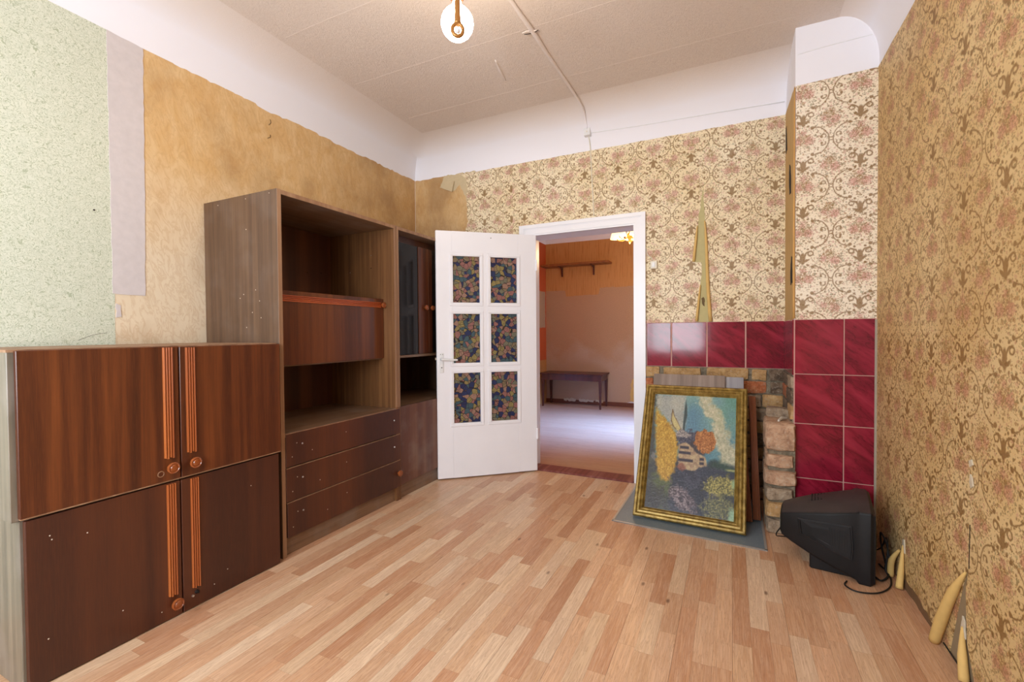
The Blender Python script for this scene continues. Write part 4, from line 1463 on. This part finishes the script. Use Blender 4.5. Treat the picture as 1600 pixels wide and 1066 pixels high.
# painting: local x across, local z up the tilted face, local -y towards the room
pb = Vector((2.165, 2.918, 0.006))
PW, PHt = 0.640, 0.893
tilt = math.atan2(0.425, 0.79)
pt = thing('framed_painting', (2.484, 2.918, 0.006), 'gold framed landscape painting standing on its side against boards', 'painting')
pt.rotation_euler = (-tilt, 0, R(-2.6))
ROOT['framed_painting'] = (0, 0, 0)
hw = PW / 2
FWd = 0.064
prof = [(0.0, 0.000), (0.0, 0.026), (0.006, 0.032), (0.016, 0.032), (0.020, 0.027), (0.026, 0.033), (0.036, 0.034), (0.041, 0.028), (0.046, 0.024), (0.052, 0.026), (0.056, 0.022), (0.061, 0.014), (FWd, 0.012), (FWd, 0.0)]
b = MB()
rings = []
for (o_, d_) in prof:
    rings.append([(-hw + o_, -d_, o_), (hw - o_, -d_, o_), (hw - o_, -d_, PHt - o_), (-hw + o_, -d_, PHt - o_)])
rs = [[b.bm.verts.new(p) for p in r] for r in rings]
for a, c in zip(rs, rs[1:] + rs[:1]):
    for k in range(4):
        l = (k + 1) % 4
        b.bm.faces.new((a[k], a[l], c[l], c[k]))
b.build('frame', GOLD, pt)


def psd(px, py, poly):
    """signed distance to a polygon, negative inside"""
    d = 1e9
    ins = False
    n = len(poly)
    for i in range(n):
        (x0, y0), (x1, y1) = poly[i], poly[(i + 1) % n]
        ex_, ey_ = x1 - x0, y1 - y0
        t_ = max(0.0, min(1.0, ((px - x0) * ex_ + (py - y0) * ey_) / (ex_ * ex_ + ey_ * ey_ + 1e-12)))
        d = min(d, math.hypot(px - x0 - ex_ * t_, py - y0 - ey_ * t_))
        if (y0 > py) != (y1 > py) and px < (x1 - x0) * (py - y0) / (y1 - y0) + x0:
            ins = not ins
    return -d if ins else d


YELLOW = [(0.03, 0.13), (0.17, 0.23), (0.29, 0.33), (0.355, 0.41), (0.35, 0.54), (0.32, 0.68), (0.25, 0.77), (0.18, 0.76), (0.11, 0.68), (0.075, 0.49), (0.04, 0.25)]
PALE = [(0.0, 0.0), (0.40, 0.0), (0.41, 0.33), (0.34, 0.38), (0.29, 0.33), (0.17, 0.23), (0.03, 0.13)]
SPIRE = [(0.405, 0.045), (0.42, 0.10), (0.432, 0.19), (0.415, 0.25), (0.408, 0.34), (0.385, 0.34), (0.39, 0.22), (0.395, 0.12)]
SAIL = [(0.245, 0.14), (0.275, 0.20), (0.32, 0.25), (0.365, 0.31), (0.34, 0.34), (0.27, 0.29), (0.24, 0.24)]
HOUSE = [(0.355, 0.445), (0.43, 0.425), (0.50, 0.455), (0.56, 0.50), (0.67, 0.535), (0.69, 0.60), (0.60, 0.625), (0.56, 0.655), (0.36, 0.645)]


def paint(a, t, n1, n2, n3):
    """colour of the canvas at a (left-right) and t (top-down); a landscape lying on its side"""
    def L3(p, q, f):
        f = max(0.0, min(1.0, f))
        return tuple(p[i] + (q[i] - p[i]) * f for i in range(3))
    sm = lambda d, w: max(0.0, min(1.0, 0.5 - d / w))
    ell = lambda cx, cy, rx, ry: math.sqrt(((a - cx) / rx) ** 2 + ((t - cy) / ry) ** 2) - 1
    # sky
    c = L3((132, 170, 166), (84, 132, 150), t * 1.7 + n1 * 0.5)
    c = L3(c, (104, 154, 140), sm(0.86 - a + n1 * 0.2, 0.2) * sm(t - 0.25, 0.3))
    c = L3(c, (92, 134, 160), sm(abs(a - 0.50) - 0.09 + n1 * 0.1, 0.1) * sm(0.10 - t, 0.1) * 0.8)
    # cloud bank, a diagonal
    cl = abs(a - (0.63 + 0.60 * t) + n1 * 0.12 + n2 * 0.06) - (0.06 + 0.16 * t)
    c = L3(c, L3((206, 188, 142), (222, 210, 176), 0.5 + n2 * 1.5), sm(cl, 0.07) * (0.8 + 0.3 * n2))
    # pale slope upper left
    c = L3(c, L3((186, 184, 170), (160, 164, 158), 0.5 + n1), sm(psd(a, t, PALE) + n2 * 0.03, 0.05))
    # lower half, dark water and bank
    lowm = sm(0.575 + 0.05 * n1 - t, 0.05)
    c = L3(c, L3((32, 36, 52), (60, 60, 78), 0.5 + n1 * 1.2 + n3 * 0.6), lowm)
    c = L3(c, (112, 118, 132), sm(abs(n1 + 0.6 * n3 - 0.12) - 0.03, 0.05) * lowm * 0.5)
    # dark bank down the left side
    c = L3(c, L3((58, 60, 64), (78, 82, 72), 0.5 + n2 * 2), sm(a - (0.035 + 0.12 * max(0.0, t - 0.1) + 0.55 * max(0.0, t - 0.68)) + n2 * 0.04, 0.04))
    c = L3(c, (88, 98, 52), sm(ell(0.20, 0.80, 0.13, 0.10) + n2 * 0.9, 0.5) * 0.9)
    c = L3(c, (52, 46, 50), sm(ell(0.08, 0.90, 0.16, 0.10) + n2 * 0.6, 0.4) * 0.7)
    c = L3(c, (150, 150, 150), sm(ell(0.06, 0.57, 0.03, 0.03) + n2 * 1.6, 0.4) * 0.6)
    # yellow field
    ye = psd(a, t, YELLOW) + n2 * 0.028 + n3 * 0.02
    c = L3(c, L3((170, 122, 26), (220, 180, 74), 0.5 + n3 * 0.9 + n2 * 0.7), sm(ye, 0.035))
    # tree spike, sail
    c = L3(c, (52, 70, 72), sm(psd(a, t, SPIRE), 0.010))
    c = L3(c, (206, 190, 130), sm(psd(a, t, SAIL), 0.010))
    c = L3(c, (104, 76, 48), sm(abs(psd(a, t, SAIL)) - 0.004 + n2 * 0.008, 0.006) * 0.8)
    # foliage above the house
    c = L3(c, L3((44, 44, 66), (92, 90, 104), 0.5 + n3 * 1.6), sm(ell(0.47, 0.40, 0.15, 0.085) + n2 * 0.5, 0.2))
    c = L3(c, L3((120, 112, 112), (196, 184, 172), 0.5 + n3 * 1.8), sm(ell(0.40, 0.355, 0.085, 0.032) + n2 * 0.6, 0.3) * 0.85)
    c = L3(c, (58, 46, 52), sm(ell(0.585, 0.455, 0.11, 0.07) + n2 * 0.4, 0.25) * 0.9)
    c = L3(c, L3((146, 82, 34), (202, 136, 74), 0.5 + n3 * 1.6 + n2 * 0.8), sm(ell(0.66, 0.40, 0.13, 0.10) + n2 * 0.28, 0.12))
    # house
    hs = psd(a, t, HOUSE) + n2 * 0.010
    c = L3(c, L3((196, 172, 132), (160, 130, 104), 0.5 + n2 * 1.4), sm(hs, 0.012))
    for (wx0, wx1, wt) in ((0.37, 0.475, 0.468), (0.36, 0.50, 0.513), (0.36, 0.53, 0.575), (0.605, 0.655, 0.553), (0.605, 0.655, 0.587)):
        dd = max(wx0 - a, a - wx1, abs(t - wt) - 0.011)
        c = L3(c, (48, 40, 56), sm(dd, 0.008))
    c = L3(c, (138, 78, 60), sm(ell(0.40, 0.635, 0.05, 0.03) + n2 * 0.5, 0.3) * 0.8)
    for (wx0, wx1, wt) in ((0.36, 0.44, 0.715), (0.52, 0.58, 0.71)):
        c = L3(c, (30, 34, 52), sm(max(wx0 - a, a - wx1, abs(t - wt) - 0.016), 0.03) * 0.8)
    # green banks on the right
    c = L3(c, (36, 66, 58), sm(abs(t - 0.60 - 0.02 * math.sin(a * 14)) - 0.028 + n2 * 0.02, 0.03) * sm(0.72 - a, 0.08))
    c = L3(c, (40, 48, 66), sm(abs(t - 0.655) - 0.022 + n2 * 0.02, 0.03) * sm(0.62 - a, 0.1))
    c = L3(c, (164, 166, 110), sm(abs(t - 0.615) - 0.008, 0.012) * sm(0.90 - a, 0.04))
    fo = ell(0.87, 0.755, 0.20, 0.09) + n2 * 0.6
    c = L3(c, L3((84, 82, 44), (184, 172, 96), 0.5 + n3 * 1.9 + n2), sm(fo, 0.25))
    fo = ell(0.84, 0.92, 0.19, 0.085) + n2 * 0.7
    c = L3(c, L3((62, 70, 54), (148, 142, 84), 0.5 + n3 * 1.9), sm(fo, 0.4) * 0.9)
    c = L3(c, (150, 176, 128), sm(0.955 - a + n2 * 0.03, 0.03) * sm(abs(t - 0.72) - 0.03, 0.03))
    c = L3(c, (150, 184, 152), sm(0.94 - a + n2 * 0.03, 0.03) * sm(0.91 - t, 0.04))
    c = L3(c, (34, 44, 48), sm(abs(t - 0.825) - 0.014 + n2 * 0.02, 0.03) * sm(0.88 - a, 0.05))
    # rocks
    rk = ell(0.42 + 0.9 * (t - 0.88), 0.885, 0.13, 0.11) + n2 * 0.7
    c = L3(c, L3((62, 48, 58), (160, 142, 144), 0.5 + n3 * 1.7 + n2 * 1.2), sm(rk, 0.25) * 0.9)
    k = 0.88 + n3 * 0.24
    return tuple(max(0.0, min(255.0, v * k)) for v in c)


NX, NZ = 170, 235
bm = bmesh.new()
lay = bm.verts.layers.float_color.new('paint')
cw, chh = PW - 2 * FWd + 0.006, PHt - 2 * FWd + 0.006
grid = []
for j in range(NZ + 1):
    row = []
    for i in range(NX + 1):
        a, t = i / NX, 1 - j / NZ
        p = Vector((a * 7, t * 9, 1.3))
        n1 = noise.fractal(p, 1.0, 2.0, 3) * 0.7
        n2 = noise.fractal(p * 3.2, 1.0, 2.0, 3) * 0.7
        n3 = noise.fractal(Vector((a * 62, t * 80, 4.1)), 1.0, 2.0, 2) * 0.5
        v = bm.verts.new((-cw / 2 + a * cw, -0.010 - 0.0012 * n3, FWd - 0.003 + (1 - t) * chh))
        v[lay] = S(*paint(a, t, n1, n2, n3))
        row.append(v)
    grid.append(row)
for j in range(NZ):
    for i in range(NX):
        bm.faces.new((grid[j][i], grid[j][i + 1], grid[j + 1][i + 1], grid[j + 1][i]))
bmesh.ops.recalc_face_normals(bm, faces=bm.faces)
me = bpy.data.meshes.new('canvas')
bm.to_mesh(me)
bm.free()
for p in me.polygons:
    p.use_smooth = True
new_obj('canvas', me, CANVAS, pt)
MB().box(-hw + 0.05, hw - 0.05, -0.006, 0.0, 0.05, PHt - 0.05).build('backing', BOARD1, pt)


def leaning_board(name, x0, x1, yb, yt, ztop, th, mat, label, cat, group=None):
    L = math.hypot(yt - yb, ztop)
    o = MB().box(-(x1 - x0) / 2, (x1 - x0) / 2, 0.0, th, 0.0, L, 0.0015).build(name, mat, None, off=(0, 0, 0))
    o.rotation_euler = (-math.atan2(yt - yb, ztop), 0, 0)
    o.location = ((x0 + x1) / 2, yb, 0.0055 + th * math.sin(math.atan2(yt - yb, ztop)))
    return tag(o, label, cat, group)


leaning_board('wooden_board', 2.222, 2.690, 2.986, 3.424, 0.862, 0.016, BOARD1, 'brown-grey board directly behind the painting, its top edge above the frame', 'board')
pn = thing('wooden_board', (2.55, 3.014, 0.012), 'pale blue-grey board leaning behind the brown-grey board and painting', 'board')
pn.rotation_euler = (-math.atan2(0.440, 0.858), 0, 0)
ROOT[pn.name] = (0, 0, 0)
MB().box(-0.25, 0.253, 0.0, 0.014, 0.0, 0.958, 0.0015).build('face_board', BOARD2, pn)
for bx_ in (-0.17, 0.13):
    MB().prism([(0.014, 0.10), (0.014, 0.88), (0.105, 0.83), (0.03, 0.10)], lambda h, v, d: (bx_ + d, h, v), 0.0, 0.04).build('batten', BOARD1, pn)


def fluted_length(name, p0, p1, w, th, label, n=4):
    """reeded moulding from p0 (foot) to p1 (head)"""
    p0, p1 = Vector(p0), Vector(p1)
    ax = (p1 - p0)
    L = ax.length
    o = thing(name, p0, label, 'moulding', 'fluted mouldings leaning beside the painting')
    z_ = ax.normalized()
    x_ = Vector((1, 0.25, 0))
    x_ = (x_ - z_ * x_.dot(z_)).normalized()
    y_ = z_.cross(x_)
    mt_ = Matrix((x_, y_, z_)).transposed()
    o.rotation_euler = mt_.to_euler()
    ROOT[o.name] = (0, 0, 0)
    MB().box(-w / 2, w / 2, 0, th, 0, L, 0.001).build('back_strip', FLUTED, o)
    for k in range(n):
        a = -w / 2 + w * (k + 0.5) / n
        MB().lathe([(w / n * 0.42, 0.0), (w / n * 0.42, L)], (a, 0.0, 0), (0, 0, 1), 8).build('reed', FLUTED, o, smooth=True)
    return o


fluted_length('fluted_moulding', (2.872, 3.150, 0.016), (2.853, 3.40, 0.745), 0.042, 0.012, 'brown fluted moulding leaning upright between painting and brick stub')
fluted_length('fluted_moulding', (2.826, 3.10, 0.018), (2.792, 3.33, 0.50), 0.040, 0.012, 'shorter brown fluted moulding half hidden behind the painting frame')

# ------------------------------------------------------------------ TELEVISION
TO = Vector((2.970, 2.812, 0.0))
tv = thing('television', TO, 'black tube television on the floor, screen turned to the floral wall', 'television')
tv.rotation_euler = (0, 0, R(-8.5))
tv.scale = (1.035, 1.035, 1.02)
ROOT['television'] = (0, 0, 0)
secs = [(0.000, 0.088, 0.135, 0.222), (0.008, 0.102, 0.120, 0.236), (0.05, 0.120, 0.100, 0.252), (0.13, 0.144, 0.066, 0.278), (0.22, 0.166, 0.036, 0.303),
        (0.300, 0.182, 0.012, 0.326), (0.312, 0.190, 0.0, 0.334), (0.352, 0.192, 0.0, 0.336), (0.362, 0.186, 0.006, 0.330)]


def tv_hw(a):
    for s0, s1 in zip(secs, secs[1:]):
        if s0[0] <= a <= s1[0]:
            f = (a - s0[0]) / (s1[0] - s0[0])
            return s0[1] + (s1[1] - s0[1]) * f
    return secs[-1][1]


def rrect(a, h, z0, z1, r, n=4, crown=0.0):
    out = []
    r = min(r, h * 0.6, (z1 - z0) * 0.45)
    for (cx_, cz_, st_) in ((h - r, z1 - r, 0), (-h + r, z1 - r, 90), (-h + r, z0 + r, 180), (h - r, z0 + r, 270)):
        for k in range(n + 1):
            t_ = R(st_ + 90 * k / n)
            out.append((a, cx_ + r * math.cos(t_), cz_ + r * math.sin(t_)))
        if crown and st_ == 0:      # domed top between the two upper corners
            for k in range(1, 8):
                y_ = (h - r) * (1 - k / 4)
                out.append((a, y_, z1 + crown * (1 - (y_ / (h - r)) ** 2)))
    return out


MB().loft([rrect(a, h, z0, z1, 0.016 if a < 0.30 else 0.012, 4, cw_) for (a, h, z0, z1), cw_ in zip(secs, (0.010, 0.014, 0.020, 0.030, 0.034, 0.032, 0.030, 0.028, 0.022))]).build('casing', TVBLACK, tv, angle=R(32))
MB().box(0.125, 0.300, -0.135, 0.135, 0.0, 0.075, 0.006).build('base', TVBLACK, tv)
bz = MB().loft([rrect(a, h, z0, z1, 0.012) for a, h, z0, z1 in ((0.3615, 0.184, 0.008, 0.328), (0.370, 0.182, 0.010, 0.326))]).build('bezel', TVBLACK, tv, angle=R(32))
sc = MB()
rg = []
for (ins, a) in ((0.0, 0.3695), (0.012, 0.374), (0.05, 0.380), (0.09, 0.382)):
    rg.append(rrect(a, 0.152 - ins, 0.075 + ins, 0.306 - ins, 0.02))
sc.loft(rg).build('screen', TVSCREEN, tv, smooth=True)
# side grip panel on the near side (local -y)
poly = [(0.075, 0.232), (0.286, 0.258), (0.292, 0.16), (0.288, 0.098), (0.20, 0.118), (0.085, 0.160)]
b = MB()
rings = []
cxm, czm = sum(p[0] for p in poly) / len(poly), sum(p[1] for p in poly) / len(poly)
for (s_c, dep) in ((1.0, -0.001), (0.985, 0.005), (0.93, 0.0055), (0.91, 0.002), (0.55, 0.002)):
    rings.append([(cxm + (p[0] - cxm) * s_c, -(tv_hw(cxm + (p[0] - cxm) * s_c) + dep), czm + (p[1] - czm) * s_c) for p in poly])
b.loft(rings).build('side_grip', TVBLACK, tv)
b = MB()
for k in range(9):
    a0 = 0.20 + k * 0.009
    y_ = -(tv_hw(a0) + 0.0022)
    b.box(a0, a0 + 0.004, y_ - 0.001, y_ + 0.002, 0.13, 0.225)
b.build('vent_slots', plain('vent_dark', S(14, 14, 15), 0.7), tv)
b = MB()
for k in range(10):
    a0 = 0.13 + k * 0.013
    b.box(a0, a0 + 0.005, -0.05, 0.05, 0.303 + k * 0.0032, 0.310 + k * 0.0032)
b.build('top_vent', plain('vent_dark', S(14, 14, 15), 0.7), tv)
MB().box(-0.0015, 0.0015, -0.07, 0.03, 0.15, 0.21).build('rating_label', LABEL, tv)
cord = MB()
cord.tube([(2.99, 2.80, 0.16), (2.95, 2.86, 0.06), (3.02, 2.99, 0.006), (3.30, 3.02, 0.006), (3.405, 2.90, 0.05), (3.415, 2.80, 0.155), (3.408, 2.74, 0.12), (3.395, 2.72, 0.03),
           (3.405, 2.68, 0.005), (3.375, 2.585, 0.005), (3.312, 2.51, 0.005), (3.235, 2.49, 0.005), (3.20, 2.53, 0.005), (3.215, 2.575, 0.005)], 0.0033, 8, 6)
bpy.context.view_layer.update()


def on_tv(o):
    o.parent = tv
    o.matrix_parent_inverse = tv.matrix_world.inverted()
    return o


pc = on_tv(cord.build('power_cord', CABLEBLACK, None, smooth=True))
cord = MB()
cord.tube([(3.395, 2.83, 0.006), (3.402, 2.76, 0.015), (3.41, 2.72, 0.05), (3.41, 2.76, 0.13), (3.40, 2.82, 0.17), (3.41, 2.86, 0.10), (3.412, 2.79, 0.03), (3.40, 2.70, 0.012), (3.36, 2.64, 0.008), (3.345, 2.67, 0.006)], 0.0042, 8, 6)
on_tv(cord.build('coiled_cable', CABLEBLACK, None, smooth=True))  # loose coiled cable, parented to the set
pl = MB()
pl.lathe([(0.010, 0), (0.017, 0.012), (0.017, 0.035), (0.008, 0.06), (0.0, 0.062)], (3.412, 2.735, 0.004), (0, 0.2, 1), 12)
on_tv(pl.build('plug', plain('dark_blue_plug', S(24, 26, 44), 0.4), None))

# ------------------------------------------------------------------ CEILING LAMP
LX, LY = 1.655, 1.70
lp = thing('ceiling_lamp', (LX, LY, ZC), 'lit bare globe bulb on a brown holder hanging from the ceiling', 'lamp')
MB().lathe([(0.0, ZC), (0.045, ZC), (0.042, ZC - 0.02), (0.012, ZC - 0.035), (0.006, ZC - 0.04), (0.006, 2.68), (0.0, 2.68)], (LX, LY, 0), (0, 0, 1), 14).build('ceiling_rose', BROWNBAKE, lp, smooth=True)
MB().lathe([(0.008, 2.70), (0.026, 2.688), (0.030, 2.66), (0.030, 2.628), (0.022, 2.612), (0.0, 2.611)], (LX, LY, 0), (0, 0, 1), 16).build('bulb_holder', BROWNBAKE, lp, smooth=True)
pr = [(0.0, 2.618), (0.018, 2.616), (0.022, 2.600)]
for k in range(1, 15):
    t_ = R(18 + (180 - 18) * k / 14)
    pr.append((0.070 * math.sin(t_) if k < 14 else 0.0, 2.522 + 0.070 * math.cos(t_)))
MB().lathe(pr, (LX, LY, 0), (0, 0, 1), 24).build('bulb', BULBGLASS, lp, smooth=True)
# brass arm running down in front of the globe to a small ring with a white button
ax_, ay_ = 0.545, -0.838     # horizontal direction of the arm
pp = lambda r_, z_: (LX + ax_ * r_, LY + ay_ * r_, z_)
MB().tube([pp(0.02, 2.665), pp(0.062, 2.640), pp(0.088, 2.570), pp(0.098, 2.500), pp(0.104, 2.450)], [0.016, 0.014, 0.011, 0.012, 0.016], 10, 4).build('lamp_arm', BRASS, lp, smooth=True)
rg_ = MB()
cen = Vector(pp(0.108, 2.424))
e1, e2 = Vector((-ay_, ax_, 0)), Vector((0, 0, 1))
rg_.tube([cen + e1 * 0.022 * math.cos(R(k * 20)) + e2 * 0.025 * math.sin(R(k * 20)) for k in range(19)], 0.008, 8, 1)
rg_.build('arm_ring', BRASS, lp, smooth=True)
MB().lathe([(0.0, -0.010), (0.009, -0.006), (0.011, 0.0), (0.009, 0.006), (0.0, 0.010)], cen - e2 * 0.006 + Vector((ax_, ay_, 0)) * 0.004, (0, 0, 1), 12).build('ring_button', WHITEPLASTIC, lp, smooth=True)
